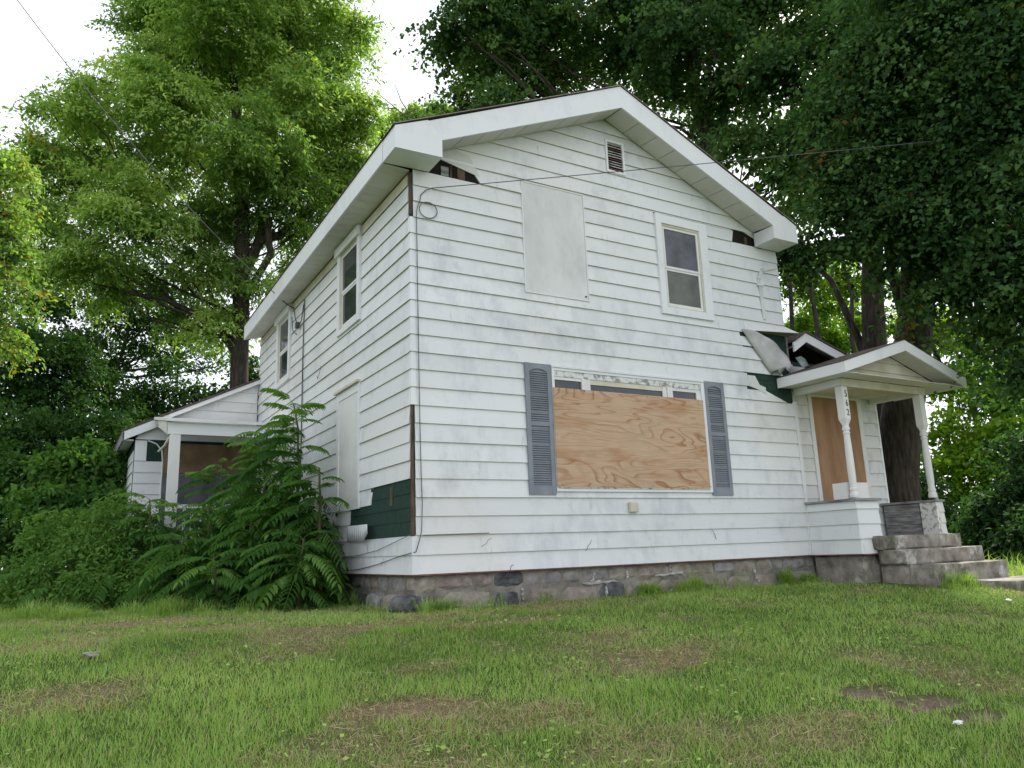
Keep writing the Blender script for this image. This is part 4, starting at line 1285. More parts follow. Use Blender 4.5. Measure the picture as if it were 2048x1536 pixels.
def leaf_cloud(name, clusters, n_leaves, size, aspect, mat, parent, seed=1, flat=0.8, per=70, pad=(.28, .62), droop=0.35, yellow=0.03, vbase=0.4, vspread=0.16, shell=0.3, thick=.16, hang=.35, gap=0.0):
    """crown of many leaves: every cluster (x, y, z, r) is filled with drooping leafy boughs (pads), every pad with single leaves"""
    R = np.random.default_rng(seed)
    cl = np.array(clusters, float)
    wgt = cl[:, 3] ** 2.2
    ns = max(1, n_leaves // per)
    ci = R.choice(len(cl), ns, p=wgt / wgt.sum())
    d = unit(R.normal(size=(ns, 3)))
    rad = cl[ci, 3] * (shell + (1 - shell) * R.random(ns) ** .55)
    rad = np.where(R.random(ns) < .10, rad * R.uniform(1.05, 1.35, ns), rad)
    c = cl[ci, :3] + d * rad[:, None] * np.array([1, 1, flat])
    if gap > 0:
        g = np.sin(c[:, 0] * 3.3 + 1.3 * np.sin(c[:, 2] * 2.7)) * np.sin(c[:, 1] * 3.1 + c[:, 2] * 3.7)
        keep = g < 1 - gap * 2 * R.random(ns)
        c, d, ci = c[keep], d[keep], ci[keep]
        ns = len(c)
    # each bough is a tilted ellipse, long axis pointing outwards
    out = unit(d * np.array([1, 1, .15]) + R.normal(0, .45, (ns, 3)) * np.array([1, 1, .3]))
    pn = unit(np.array([0, 0, 1.0]) + d * .35 + R.normal(0, .22, (ns, 3)))
    ax = unit(out - pn * np.sum(out * pn, 1)[:, None])
    bx = np.cross(pn, ax)
    pr = R.uniform(pad[0], pad[1], ns)
    sv = R.normal(0, vspread * .8, ns) + R.normal(0, vspread * .6, len(cl))[ci]
    N = ns * per
    k = np.repeat(np.arange(ns), per)
    rr = R.random(N) ** .6
    th = R.uniform(0, 2 * np.pi, N)
    # jagged outline
    rr = rr * (1 + .28 * np.sin(th * 5 + k) + .18 * np.sin(th * 9 + 2.3 * k))
    a, b = rr * np.cos(th) * 1.25, rr * np.sin(th) * .8
    p = pr[k]
    dz = -hang * p * rr ** 2 + R.normal(0, thick, N) * p
    pos = c[k] + ax[k] * (a * p)[:, None] + bx[k] * (b * p)[:, None] + pn[k] * dz[:, None]
    rad_d = ax[k] * (a)[:, None] + bx[k] * (b)[:, None]
    dirv = unit(unit(rad_d) * .8 + R.normal(0, .55, (N, 3)) + np.array([0, 0, -droop]))
    nrm = unit(pn[k] * 1.0 + unit(rad_d) * .35 + R.normal(0, .75, (N, 3)))
    sidev = unit(np.cross(dirv, nrm))
    L = size * R.uniform(.5, 1.3, N)
    Wd = L * aspect * .5 * R.uniform(.75, 1.2, N)
    pm = pos + dirv * (L * .45)[:, None]
    up = np.cross(sidev, dirv)
    p1 = pm + sidev * Wd[:, None] + up * (Wd * .25)[:, None]
    p3 = pm - sidev * Wd[:, None] + up * (Wd * .25)[:, None]
    p2 = pos + dirv * L[:, None] - up * (L * .15)[:, None]
    v = np.stack([pos, p1, p2, p3], 1).reshape(-1, 3)
    q = np.arange(N) * 4
    f = np.stack([q, q + 1, q + 2, q + 3], 1)
    var = np.clip(vbase + sv[k] + R.normal(0, vspread * .55, N) + .10 * (rr - .6), 0, .8)
    yb = R.random(ns) < yellow * 1.5
    var = np.where((R.random(N) < yellow * .5) | (yb[k] & (R.random(N) < .35)), R.uniform(.86, 1, N), var)
    o = link(name, np_mesh(name, v, f, var, 4), mat)
    o['kind'] = 'stuff'
    if parent is not None:
        o.parent = parent
        o.matrix_parent_inverse = Matrix.Translation(-parent_loc(parent))
    return o

def jitter_path(a, b, n, amp, rr, bow=0.0):
    a, b = Vector(a), Vector(b)
    L = (b - a).length
    pts = []
    for i in range(n + 1):
        t = i / n
        p = a.lerp(b, t) + Vector((0, 0, bow * L * 4 * t * (1 - t)))
        if 0 < i < n:
            p += Vector((rr.uniform(-1, 1), rr.uniform(-1, 1), rr.uniform(-.6, .6))) * amp * L
        pts.append(p)
    return pts

def limbs(mb, trunk, trad, clusters, rr, r0=0.07, tips=3, zmin=None):
    """a limb from the trunk into every cluster, with twigs; trunk: points, trad: radii"""
    tp = [Vector(p) for p in trunk]
    for (x, y, z, r) in clusters:
        c = Vector((x, y, z))
        best, bi, bt = 1e9, 0, 0
        for i in range(len(tp) - 1):
            for q in range(5):
                t = q / 5
                p = tp[i].lerp(tp[i + 1], t)
                h = math.hypot(p.x - c.x, p.y - c.y)
                cost = abs((c.z - p.z) - 0.75 * h - 0.4) + 0.15 * h
                if zmin is not None and p.z < zmin: cost += 50
                if cost < best:
                    best, bi, bt = cost, i, t
        p = tp[bi].lerp(tp[bi + 1], bt)
        pr = trad[bi] + (trad[bi + 1] - trad[bi]) * bt
        L = (c - p).length
        rr0 = min(pr * .55, r0 * (0.35 + 0.13 * L))
        n = 6
        pts = jitter_path(p, c, n, .05, rr, -0.05)
        mb.tube(pts, [rr0 * (1 - .72 * i / n) + .006 for i in range(n + 1)], 6)
        for q in range(tips):
            s = pts[rr.randint(2, n)]
            e = c + Vector((rr.gauss(0, 1), rr.gauss(0, 1), rr.gauss(.1, .7))).normalized() * r * rr.uniform(.6, 1.0)
            pp = jitter_path(s, e, 4, .07, rr)
            mb.tube(pp, [rr0 * .35 * (1 - .7 * i / 4) + .004 for i in range(5)], 4)

def tree(name, label, cat, base, trunk, trad, clusters, n_leaves, size, aspect, lm, bark='bark', group=None, extra=(), seed=1, tips=3, r0=.07, zmin=None, **kw):
    t = thing(name, label, cat, base, group)
    rr = random.Random(seed)
    mb = MB()
    if trunk:
        mb.tube(trunk, trad, 12)
        limbs(mb, trunk, trad, clusters, rr, r0, tips, zmin)
    for pts, ra in extra:
        q = []
        for i in range(len(pts) - 1):
            a, b = Vector(pts[i]), Vector(pts[i + 1])
            for s in range(3):
                q.append(a.lerp(b, s / 3) + Vector((rr.uniform(-1, 1), rr.uniform(-1, 1), rr.uniform(-1, 1))) * .02)
        q.append(Vector(pts[-1]))
        nq = len(q)
        mb.tube(q, [ra[0] + (ra[1] - ra[0]) * i / (nq - 1) for i in range(nq)], 8)
    if mb.v:
        mb.build('trunk', M_[bark], t, smooth=True)
    leaf_cloud('crown', clusters, n_leaves, size, aspect, lm, t, seed, **kw)
    return t

LM_W = mat_leaf('walnut_leaf', [(0, (0.09, 0.17, 0.045)), (.4, (0.21, 0.335, 0.085)), (.8, (0.37, 0.50, 0.15)), (.9, (0.24, 0.20, 0.03)), (1, (0.36, 0.20, 0.03))], .5)
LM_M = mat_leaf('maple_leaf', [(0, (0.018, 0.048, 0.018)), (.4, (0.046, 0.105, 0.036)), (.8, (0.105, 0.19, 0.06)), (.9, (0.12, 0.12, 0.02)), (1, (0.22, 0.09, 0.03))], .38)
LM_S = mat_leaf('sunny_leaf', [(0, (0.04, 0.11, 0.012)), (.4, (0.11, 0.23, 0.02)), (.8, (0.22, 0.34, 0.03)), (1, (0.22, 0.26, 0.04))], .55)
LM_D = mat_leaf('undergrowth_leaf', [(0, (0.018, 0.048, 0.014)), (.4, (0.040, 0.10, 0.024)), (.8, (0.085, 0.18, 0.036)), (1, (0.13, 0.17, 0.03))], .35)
LM_A = mat_leaf('saplings_leaf', [(0, (0.03, 0.08, 0.02)), (.4, (0.055, 0.14, 0.028)), (.8, (0.125, 0.235, 0.055)), (1, (0.17, 0.30, 0.07))], .35, rough=.85, spec=.1)
# cluster centres and radii in metres: (x, y, z, r)
WALNUT = [(0.2,13.9,18.9,2.34),(-1.8,15.2,18.2,1.71),(1.9,12.6,17.8,1.67),(-1.6,15.1,16.3,1.23),(-0.6,12.0,15.0,1.38),(1.4,13.7,16.5,1.71),(3.0,14.3,17.3,1.15),(3.3,13.2,15.3,0.78),(-2.7,14.2,13.1,0.98),(-3.8,13.2,11.9,0.78),(-4.4,14.2,12.2,0.47),(-4.5,14.2,11.1,0.72),(-4.8,15.2,10.9,0.54),(-3.3,15.2,11.9,1.21),(-1.8,12.2,12.1,1.17),(0.4,15.9,15.3,1.62),(1.7,12.6,13.7,1.46),(3.2,13.2,13.5,1.08),(2.9,14.4,12.7,1.42),(3.8,13.1,12.4,0.69),(0.3,11.9,11.1,1.48),(-1.0,15.1,11.9,1.49),(-2.6,13.2,9.6,1.17),(-3.9,15.2,10.1,0.96),(-4.6,14.2,9.1,0.77),(-3.3,14.2,8.3,0.92),(-4.2,15.2,8.3,0.8),(-1.8,13.2,8.6,1.11),(-0.1,15.0,10.1,1.26),(1.4,12.7,10.1,1.19),(3.0,13.3,10.8,0.9),(2.4,14.5,9.4,0.76),(0.9,12.8,7.7,0.75),(-0.2,14.0,8.0,0.98),(-1.6,15.2,8.1,0.78),(-2.7,15.2,7.5,0.62),(1.8,13.6,7.5,0.5),(-0.5,15.1,7.0,0.64),(0.1,14.0,6.6,0.69),(3.4,13.2,11.5,0.91),(2.3,13.5,10.0,0.67),(-0.8,14.1,14.7,1.03),(1.2,13.8,15.3,1.22),(3.8,13.1,16.6,0.48),(-2.4,14.2,14.6,0.79),(3.8,13.1,13.9,0.62),(4.1,13.0,13.3,0.39)]
EDGE = [(-4.7,7.1,6.9,0.52),(-4.5,7.2,6.2,0.43),(-4.5,7.2,5.3,0.47),(-4.2,7.2,4.7,0.38),(-4.4,7.2,3.9,0.42),(-5.0,7.1,5.9,0.67),(-4.9,7.1,4.6,0.66),(-4.5,7.2,7.2,0.24),(-4.3,7.2,5.6,0.3)]
UNDER = [(-4.6,16.2,5.0,0.93),(-3.6,16.2,4.8,1.03),(-2.5,17.2,5.1,1.02),(-1.2,18.1,5.3,0.86),(-0.0,17.0,5.2,0.69),(0.8,16.9,5.1,0.77),(2.0,17.7,5.5,0.98),(-4.1,14.2,3.4,0.98),(-2.9,14.2,3.3,1.07),(-1.7,16.2,3.8,1.06),(-3.6,12.2,2.1,0.95),(-4.5,12.2,2.2,0.97),(-2.5,13.2,2.0,0.84),(-3.8,11.2,1.1,0.93),(-3.0,11.2,1.0,0.74),(-4.7,11.2,0.8,0.9),(-5.3,14.1,3.6,1.06),(-0.7,18.1,4.4,0.93),(3.5,18.3,5.2,1.37),(0.7,18.9,4.4,1.15),(-2.1,12.2,1.0,0.69),(-3.6,16.2,5.9,0.83),(-4.6,15.2,5.9,0.78),(-0.9,17.1,5.9,0.53),(1.7,17.7,6.3,0.57)]
UNDERB = [(-3.3,9.7,2.2,0.49),(-2.9,9.7,2.5,0.4),(-2.5,9.7,2.1,0.45),(-3.6,9.2,1.4,0.47),(-3.1,9.2,1.4,0.57),(-2.4,9.2,1.4,0.39)]
THIN = [(-2.8,18.2,8.2,0.93),(-1.9,19.2,8.0,0.9),(-0.8,19.1,8.4,1.0),(-0.0,19.0,7.1,0.75),(-1.2,19.1,7.0,0.74),(-3.2,18.2,6.9,0.76),(-3.9,18.2,7.8,0.83),(0.9,18.9,6.8,0.67),(-2.3,19.2,6.4,0.48),(-4.6,18.2,8.3,0.75),(-0.6,19.1,7.8,0.66),(-2.1,19.2,9.3,0.98)]
MAPLE_A = [(4.9,7.1,13.3,1.01),(5.5,9.1,13.7,0.83),(6.5,10.8,13.8,0.76),(6.3,7.5,14.1,1.33),(7.4,9.1,14.0,1.31),(5.4,6.9,10.9,0.74),(8.0,7.6,14.3,1.53),(9.2,9.1,14.2,1.21),(8.6,5.8,13.6,1.44),(10.0,7.2,13.8,1.0),(8.9,4.1,12.2,1.32),(9.8,6.0,12.2,0.94),(12.8,5.8,14.8,1.6),(10.2,4.1,11.3,0.99),(11.3,5.9,11.4,0.82),(9.7,3.2,9.3,0.91),(7.6,7.8,16.3,1.71),(11.1,7.5,17.8,2.16),(10.8,3.5,14.6,1.77),(6.1,9.9,17.3,1.2),(10.3,2.5,10.6,1.03),(11.8,3.9,9.2,0.87),(13.9,4.4,11.3,1.23),(11.6,2.4,12.1,1.32),(13.7,2.8,15.2,1.86),(4.2,7.5,13.0,0.5),(5.1,9.3,12.2,0.48),(6.0,11.0,15.3,0.46),(11.4,2.7,8.1,0.69),(12.6,4.4,8.4,0.64)]
MAPLE_B = [(8.3,-0.9,8.2,0.85),(8.7,-1.7,8.4,0.91),(9.0,-2.4,7.7,0.95),(9.3,-3.0,7.9,1.07),(8.8,-2.0,9.5,1.16),(8.3,-0.9,7.0,0.75),(8.7,-1.7,7.1,0.81),(9.0,-2.3,6.5,0.85),(8.1,-0.6,6.2,0.67),(8.5,-1.3,6.2,0.73),(8.8,-1.9,5.6,0.78),(9.1,-2.6,5.6,0.83),(7.8,-0.3,5.6,0.5),(8.3,-1.0,5.4,0.65),(8.6,-1.6,4.8,0.63),(8.9,-2.2,4.5,0.68),(7.7,-0.0,6.5,0.52),(7.8,-0.1,5.0,0.38),(9.1,-2.5,3.8,0.73),(8.8,-1.9,4.0,0.46),(7.1,0.7,5.1,0.35),(8.5,-1.3,4.0,0.39),(7.9,-0.4,7.6,0.69),(8.2,-0.9,4.6,0.36),(8.9,-2.2,3.3,0.52),(8.6,-1.6,3.4,0.27),(9.0,-2.3,2.6,0.43),(8.7,-1.8,2.8,0.26)]
MAPLE_C = [(20.3,10.9,9.9,0.95),(21.5,10.9,8.9,1.06),(20.1,11.0,8.0,0.85),(22.1,10.1,9.9,0.96),(21.6,10.7,7.4,0.86),(21.4,11.0,10.9,0.88),(24.7,9.7,10.2,0.8),(24.6,9.9,8.6,0.79),(24.1,10.7,7.5,0.8),(22.8,7.1,7.2,0.87),(22.4,5.8,6.1,0.99),(21.9,4.5,5.4,1.08),(20.7,4.7,4.1,0.9),(19.2,5.3,3.2,0.81),(19.6,4.7,2.6,0.87),(20.1,3.7,3.0,0.99),(18.2,5.1,2.0,0.71),(18.4,4.6,1.4,0.63),(18.9,3.8,1.6,0.75),(22.2,8.1,5.6,0.88),(23.7,11.2,8.8,1.01),(21.0,6.2,5.1,0.8)]
SHRUB_R = [(13.5,1.2,0.5,0.62),(13.8,0.7,0.8,0.71),(12.8,0.4,-0.0,0.48),(13.4,1.4,-0.0,0.36),(14.2,1.9,0.8,0.39),(13.0,0.0,0.2,0.76),(16.4,4.2,0.6,0.52),(17.0,5.2,1.4,0.69),(16.7,5.5,0.8,0.69),(14.7,1.0,1.9,0.65)]
FAR = [(8.5,22.0,19.5,0.57),(9.3,21.7,19.8,0.64),(10.1,21.3,19.9,0.69),(8.2,23.2,19.4,0.47),(10.7,21.0,19.6,0.69),(9.7,21.5,19.3,0.8),(11.9,20.4,19.3,1.15)]

tree('walnut_tree', 'tall bright green walnut tree behind the left eave', 'tree', (0.66, 13.9, -.4),
     [(0.7, 13.85, -.5), (0.69, 13.86, 1.5), (0.66, 13.86, 5.07), (0.64, 13.87, 6.79), (0.6, 13.87, 8.87), (0.54, 13.88, 10.41), (0.41, 13.91, 11.98), (0.2, 13.94, 13.9), (0.01, 13.97, 15.88), (0, 14, 18.5)],
     [.36, .28, .25, .24, .22, .20, .16, .12, .08, .03], WALNUT, 320000, .145, .42, LM_W,
     extra=[([(0.66, 13.85, 5.6), (0.12, 13.95, 6.54), (-0.41, 14.03, 6.85), (-1.3, 14.12, 7.2), (-2.4, 14.19, 7.35)], (.13, .04)),
            ([(0.60, 13.87, 8.0), (1.07, 13.78, 9.23), (1.6, 13.67, 9.44), (2.14, 13.54, 9.96), (2.82, 13.36, 10.66), (3.52, 13.14, 11.2)], (.17, .05)),
            ([(1.07, 13.78, 9.23), (1.11, 13.78, 10.17), (0.8, 13.84, 11.23), (0.7, 13.85, 12.02)], (.13, .05)),
            ([(0.62, 13.87, 7.2), (1.2, 13.0, 8.56), (1.04, 12.9, 9.73), (1.74, 12.7, 10.57), (2.4, 12.5, 10.94)], (.12, .04))],
     seed=11, droop=.35, yellow=.012, vbase=.5, zmin=6.0, tips=2, r0=.028, gap=.36, per=190, pad=(.40, .90), thick=.10, vspread=.24)
tree('yellowing_tree', 'nearer yellow-green tree leaning in at the left edge of the view', 'tree', (-6.0, 7.6, -.4),
     [(-6.2, 7.5, -.5), (-6.0, 7.5, 2.5), (-5.5, 7.4, 5.0), (-5.2, 7.3, 7.4)], [.14, .12, .08, .03], EDGE, 16000, .09, .6, LM_W,
     seed=12, pad=(.15, .35), per=50, yellow=.10, vbase=.45, tips=3)
tree('thin_tree', 'thin crooked tree with sparse leaves against the white sky', 'tree', (-2.6, 18.2, -.4),
     [(-2.3, 18.5, -.5), (-2.35, 18.6, 5.4), (-2.2, 18.6, 6.0), (-2.0, 18.7, 6.9), (-1.85, 18.8, 8.0), (-1.9, 18.9, 10.0)], [.10, .085, .08, .07, .06, .03], THIN, 17000, .13, .6, LM_D, bark='bark_l',
     extra=[([(0.05, 19.0, -.4), (-.35, 19.2, 5.5), (-.33, 19.2, 7.2)], (.06, .03))], seed=13, yellow=.02, vbase=.55, tips=5, zmin=6.0)
leafy = leaf_cloud('undergrowth', UNDER, 80000, .13, .65, LM_D, None, 21, vbase=.38, yellow=.01)
tag(leafy, 'dark tangled undergrowth behind the rear addition', 'undergrowth', kind='stuff')
sh = thing('leafy_shrub', 'brighter broad-leaved shrub between the dark undergrowth and the rear addition', 'shrub', (-3.0, 9.5, -.4))
mb = MB()
for (x, y, z, r) in UNDERB:
    mb.tube(jitter_path((-3.0 + rnd.uniform(-.3, .3), 9.5, -.45), (x, y, z), 5, .05, rnd), [.03, .026, .022, .018, .012, .008], 5)
mb.build('stem', M_['stem'], sh)
leaf_cloud('foliage', UNDERB, 7000, .14, .65, LM_A, sh, 22, pad=(.15, .35), per=50, vbase=.6)

MG = 'large maples standing behind and beside the house'
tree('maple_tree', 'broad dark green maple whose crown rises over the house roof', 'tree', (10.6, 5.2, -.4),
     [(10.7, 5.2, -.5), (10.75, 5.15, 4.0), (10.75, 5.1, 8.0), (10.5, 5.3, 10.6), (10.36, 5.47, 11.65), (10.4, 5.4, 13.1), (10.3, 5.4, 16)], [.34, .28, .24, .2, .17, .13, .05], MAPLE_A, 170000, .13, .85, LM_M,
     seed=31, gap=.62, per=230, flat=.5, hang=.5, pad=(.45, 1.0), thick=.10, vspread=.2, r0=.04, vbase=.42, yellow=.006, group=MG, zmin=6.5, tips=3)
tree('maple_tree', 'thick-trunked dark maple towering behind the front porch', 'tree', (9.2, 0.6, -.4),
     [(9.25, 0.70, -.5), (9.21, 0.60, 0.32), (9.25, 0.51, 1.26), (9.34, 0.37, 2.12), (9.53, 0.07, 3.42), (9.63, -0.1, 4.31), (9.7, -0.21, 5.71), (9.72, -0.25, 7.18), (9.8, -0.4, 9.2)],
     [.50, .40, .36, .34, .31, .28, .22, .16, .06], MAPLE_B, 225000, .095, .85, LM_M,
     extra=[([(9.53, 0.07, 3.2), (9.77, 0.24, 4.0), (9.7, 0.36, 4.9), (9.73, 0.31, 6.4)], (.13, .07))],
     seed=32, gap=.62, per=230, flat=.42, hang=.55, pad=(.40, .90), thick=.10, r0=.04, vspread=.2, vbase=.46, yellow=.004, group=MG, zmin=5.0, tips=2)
tree('maple_tree', 'straight slimmer maple trunk standing between porch roof and house', 'tree', (10.85, 1.8, -.4),
     [(10.85, 1.8, -.5), (10.86, 1.7, 3.0), (10.87, 1.68, 3.95), (10.92, 1.61, 5.01), (10.99, 1.5, 6.08), (11.1, 1.33, 7.38), (11.25, 1.09, 8.81), (11.41, 0.83, 10.51)],
     [.29, .25, .24, .22, .21, .18, .14, .08], [(11.3, 1.2, 9.5, 1.3), (10.6, 2.0, 8.6, 1.1), (11.9, .6, 8.8, 1.2), (10.9, .9, 10.8, 1.3)], 24000, .125, .85, LM_M,
     extra=[([(10.9, 1.85, 3.6), (10.65, 2.0, 4.66), (10.49, 2.23, 5.59), (10.24, 2.56, 6.34), (9.9, 3.1, 6.7)], (.09, .03))],
     seed=33, vbase=.4, yellow=.004, group=MG, zmin=6.0, tips=3)
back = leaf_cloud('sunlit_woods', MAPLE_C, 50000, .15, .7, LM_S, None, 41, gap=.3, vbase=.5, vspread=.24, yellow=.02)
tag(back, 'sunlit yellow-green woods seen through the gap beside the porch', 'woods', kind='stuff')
mb = MB()
for i in range(9):
    a = Vector((18 + i * 1.1, 9.5 - i * .6, -.5))
    mb.tube(jitter_path(a, a + Vector((rnd.uniform(-1, 1), rnd.uniform(-1, 1), 11)), 6, .02, rnd), [.13, .12, .11, .1, .09, .07, .04], 6)
bt = mb.build('woodland_trunks', M_['bark'])
tag(bt, 'dark thin woodland trunks deep in the shade beyond the porch', 'woods', kind='stuff')
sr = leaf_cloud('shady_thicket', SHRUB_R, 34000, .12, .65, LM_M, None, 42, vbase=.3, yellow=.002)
tag(sr, 'dark leafy thicket beyond the front steps', 'thicket', kind='stuff')
fr_ = leaf_cloud('far_treetops', FAR, 14000, .16, .7, LM_W, None, 43, vbase=.5)
tag(fr_, 'distant treetops showing over the ridge of the roof', 'trees', kind='stuff')
# broad dark belt of woodland behind everything
BELT = []
for i in range(46):
    t = i / 45
    x = -14 + 52 * t
    y = 25 + 5 * math.sin(t * 9) - 10 * max(0, t - .62)
    for z, r in ((1.2, 2.0), (3.4, 1.9)):
        BELT.append((x + rnd.uniform(-.8, .8), y + rnd.uniform(-1, 1), z + rnd.uniform(-.4, .4), r))
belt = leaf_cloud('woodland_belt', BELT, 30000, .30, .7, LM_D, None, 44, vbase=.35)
tag(belt, 'dark belt of woodland closing the view far behind the house', 'woods', kind='stuff')
RW = [(22 + 1.5 * i, -4 + 1.6 * i + rnd.uniform(-1, 1), z, 1.9) for i in range(7) for z in (1.2, 3.8, 6.4)]
rw = leaf_cloud('side_woods', RW, 22000, .26, .7, LM_D, None, 45, vbase=.4, pad=(.5, 1.1))
tag(rw, 'woodland edge beyond the walk at the right of the view', 'woods', kind='stuff')
# dead twigs against the sky, left of the maple
mb = MB()
for pts in ([(7.4, 17.0, 16.2), (6.6, 17.2, 16.9), (5.7, 17.4, 17.6)], [(7.4, 17.0, 16.2), (6.8, 17.2, 17.3), (6.6, 17.3, 18.0)], [(6.6, 17.2, 16.9), (6.1, 17.3, 16.8)], [(8.2, 16.5, 15.0), (7.4, 17.0, 16.2)]):
    mb.tube(pts, [.03 * (1 - .6 * i / (len(pts) - 1)) for i in range(len(pts))], 5)
tag(mb.build('dead_branch', M_['bark_l']), 'bare grey twigs against the white sky over the roof', 'branch')

# ------------------------------------------------------------------ tree-of-heaven saplings: every frond is a part
def frond_mesh(name, L, pairs, seed, var0, droop=.55, leaf=.145):
    rr = random.Random(seed)
    v, f, var = [], [], []
    def P(t):
        return Vector((L * (t - .10 * t * t), 0, L * (.18 * t - droop * t * t)))
    def quad(a, b, c, d, val):
        i = len(v); v.extend([tuple(a), tuple(b), tuple(c), tuple(d)]); f.append((i, i + 1, i + 2, i + 3)); var.append(val)
    n = 7
    for i in range(n):
        a, b = P(i / n), P((i + 1) / n)
        w_ = .0055 * (1 - .6 * i / n)
        quad(a + Vector((0, -w_, 0)), b + Vector((0, -w_, 0)), b + Vector((0, w_, 0)), a + Vector((0, w_, 0)), .95)
        quad(a + Vector((0, 0, -w_)), b + Vector((0, 0, -w_)), b + Vector((0, 0, w_)), a + Vector((0, 0, w_)), .95)
    def leaflet(p, ax, dn, ll, val):
        ax = ax.normalized()
        side = ax.cross(Vector((0, 0, 1))).normalized()
        w_ = ll * .22
        down = Vector((0, 0, -1))
        m0 = p + ax * ll * .28 + down * dn * ll * .06
        m1 = p + ax * ll * .66 + down * dn * ll * .28
        e = p + ax * ll * .98 + down * dn * ll * .62
        for sg in (1, -1):
            q0 = m0 + side * sg * w_ - down * .0 + Vector((0, 0, .25 * w_))
            q1 = m1 + side * sg * w_ * .82 + Vector((0, 0, .25 * w_))
            quad(p, m0, q0, p + side * sg * .004, val + .04 * sg)
            quad(m0, m1, q1, q0, val + .04 * sg)
            quad(m1, e, e, q1, val + .04 * sg) if False else None
            i = len(v); v.extend([tuple(m1), tuple(e), tuple(q1)]); f.append((i, i + 1, i + 2)); var.append(val + .04 * sg)
    for k in range(pairs):
        t = .20 + .76 * k / (pairs - 1)
        ll = leaf * (1.05 - .45 * abs(t - .45) * 1.3) * rr.uniform(.85, 1.12)
        p = P(t)
        tang = (P(min(1, t + .03)) - P(t - .03)).normalized()
        for sg in (1, -1):
            ax = Vector((0, sg, 0)) + tang * rr.uniform(.25, .5)
            leaflet(p, ax, rr.uniform(.7, 1.2), ll, var0 + rr.uniform(-.12, .12))
    leaflet(P(1.0), P(1.0) - P(.9), .6, leaf * .8, var0)
    me = bpy.data.meshes.new(name)
    me.from_pydata(v, [], f)
    a = me.attributes.new('var', 'FLOAT', 'FACE')
    a.data.foreach_set('value', [max(0, min(1, q)) for q in var])
    me.materials.append(LM_A)
    me.update()
    return me
FRONDS = {}
for tone, v0 in (('dark', .25), ('mid', .45), ('light', .80)):
    FRONDS[tone] = [frond_mesh('frond', L_, n_, s_, v0, dr_) for L_, n_, s_, dr_ in ((.72, 12, 1, .5), (.85, 13, 2, .62), (.60, 10, 3, .38), (.75, 12, 4, .8))]

SG = 'tree-of-heaven saplings growing against the side wall'
def sapling(base, top, nf, label, tone_top='light', fl=1.0, name='tree_of_heaven_sapling', group=SG, low=0.25, seed=1, side=0, rad=.035):
    rr = random.Random(seed)
    t = thing(name, label, 'sapling', base, group)
    pts = jitter_path(base, top, 8, .015, rr)
    MB().tube(pts, [rad * (1 - .8 * i / 8) + .005 for i in range(9)], 6).build('stem', M_['stem'], t, smooth=True)
    az = rr.uniform(0, 6)
    nf = int(nf * 1.35)
    for i in range(nf):
        u = low + (1 - low) * (i / max(1, nf - 1)) ** .9
        az += 2.4 + rr.uniform(-.4, .4)
        x = u * 8
        k = min(7, int(x))
        p = pts[k].lerp(pts[k + 1], x - k)
        tone = tone_top if u > .86 and rr.random() < .85 else rr.choice(['dark', 'mid', 'dark', 'mid', 'light'] if u > .5 else ['dark', 'dark', 'mid'])
        o = bpy.data.objects.new('frond', rr.choice(FRONDS[tone]))
        COL.objects.link(o)
        sc = fl * rr.uniform(.65, 1.08) * (1.0 if u < .9 else .78)
        pitch = -(.15 + .55 * max(0, u - .75) * 4 * .6) + rr.uniform(-.15, .2) + (.25 if u < .6 else 0)
        q = az
        # keep fronds off the wall (x > 0 side)
        if p.x + math.cos(q) * .7 * sc > -.08:
            q = math.pi - q if math.cos(q) > 0 else q
            if rr.random() < .35:
                q = rr.uniform(1.7, 4.6)
        o.matrix_world = Matrix.Translation(p) @ Matrix.Rotation(q, 4, 'Z') @ Matrix.Rotation(pitch, 4, 'Y') @ Matrix.Rotation(rr.uniform(-.3, .3), 4, 'X') @ Matrix.Scale(sc, 4)
        o.parent = t
        o.matrix_parent_inverse = Matrix.Translation(-Vector(base))
    return t
sapling((-.45, 2.5, -.42), (-.55, 3.0, 2.35), 33, 'tallest sapling with a bright leafy top against the side wall', seed=1, low=.35, rad=.03)
sapling((-.45, 1.9, -.42), (-.42, 2.1, 1.35), 30, 'sapling nearest the house corner beside the sealed door', 'mid', seed=2, low=.05)
sapling((-.9, 2.3, -.42), (-.75, 2.5, 1.0), 33, 'low bushy sapling in front of the sealed side door', 'mid', seed=3, low=.05)
sapling((-.8, 3.2, -.42), (-.85, 3.5, 1.8), 30, 'leaning sapling reaching across the side porch post', seed=4, low=.15)
sapling((-1.2, 2.6, -.42), (-1.1, 2.8, .75), 33, 'knee-high sapling with drooping dark fronds in the middle of the thicket', 'mid', seed=5, low=.0)
sapling((-1.4, 3.9, -.42), (-1.45, 4.2, 1.0), 30, 'sapling standing in front of the side porch railing', seed=6, low=.1)
sapling((-.6, 4.2, -.42), (-.6, 4.4, 2.15), 30, 'sapling between the side wall and the porch beam', seed=7, low=.3)
sapling((-1.0, 5.0, -.42), (-1.15, 5.0, 1.7), 27, 'sapling partly hiding the boarded porch window', 'light', seed=8, low=.3)
sapling((-1.9, 3.3, -.42), (-1.8, 3.5, .55), 33, 'low dark sapling at the left foot of the thicket', 'mid', seed=9, low=.0)
sapling((-2.1, 4.8, -.42), (-2.15, 5.0, 1.15), 27, 'sapling in front of the rear addition corner board', 'light', seed=10, low=.1)
sapling((-.75, 1.75, -.42), (-.7, 1.75, .45), 24, 'shortest sapling at the stone foundation', 'mid', seed=11, low=.0)
sapling((-1.5, 2.5, -.42), (-1.6, 2.55, .25), 27, 'spreading ground-level sapling at the front of the thicket', 'mid', seed=14, low=.0)
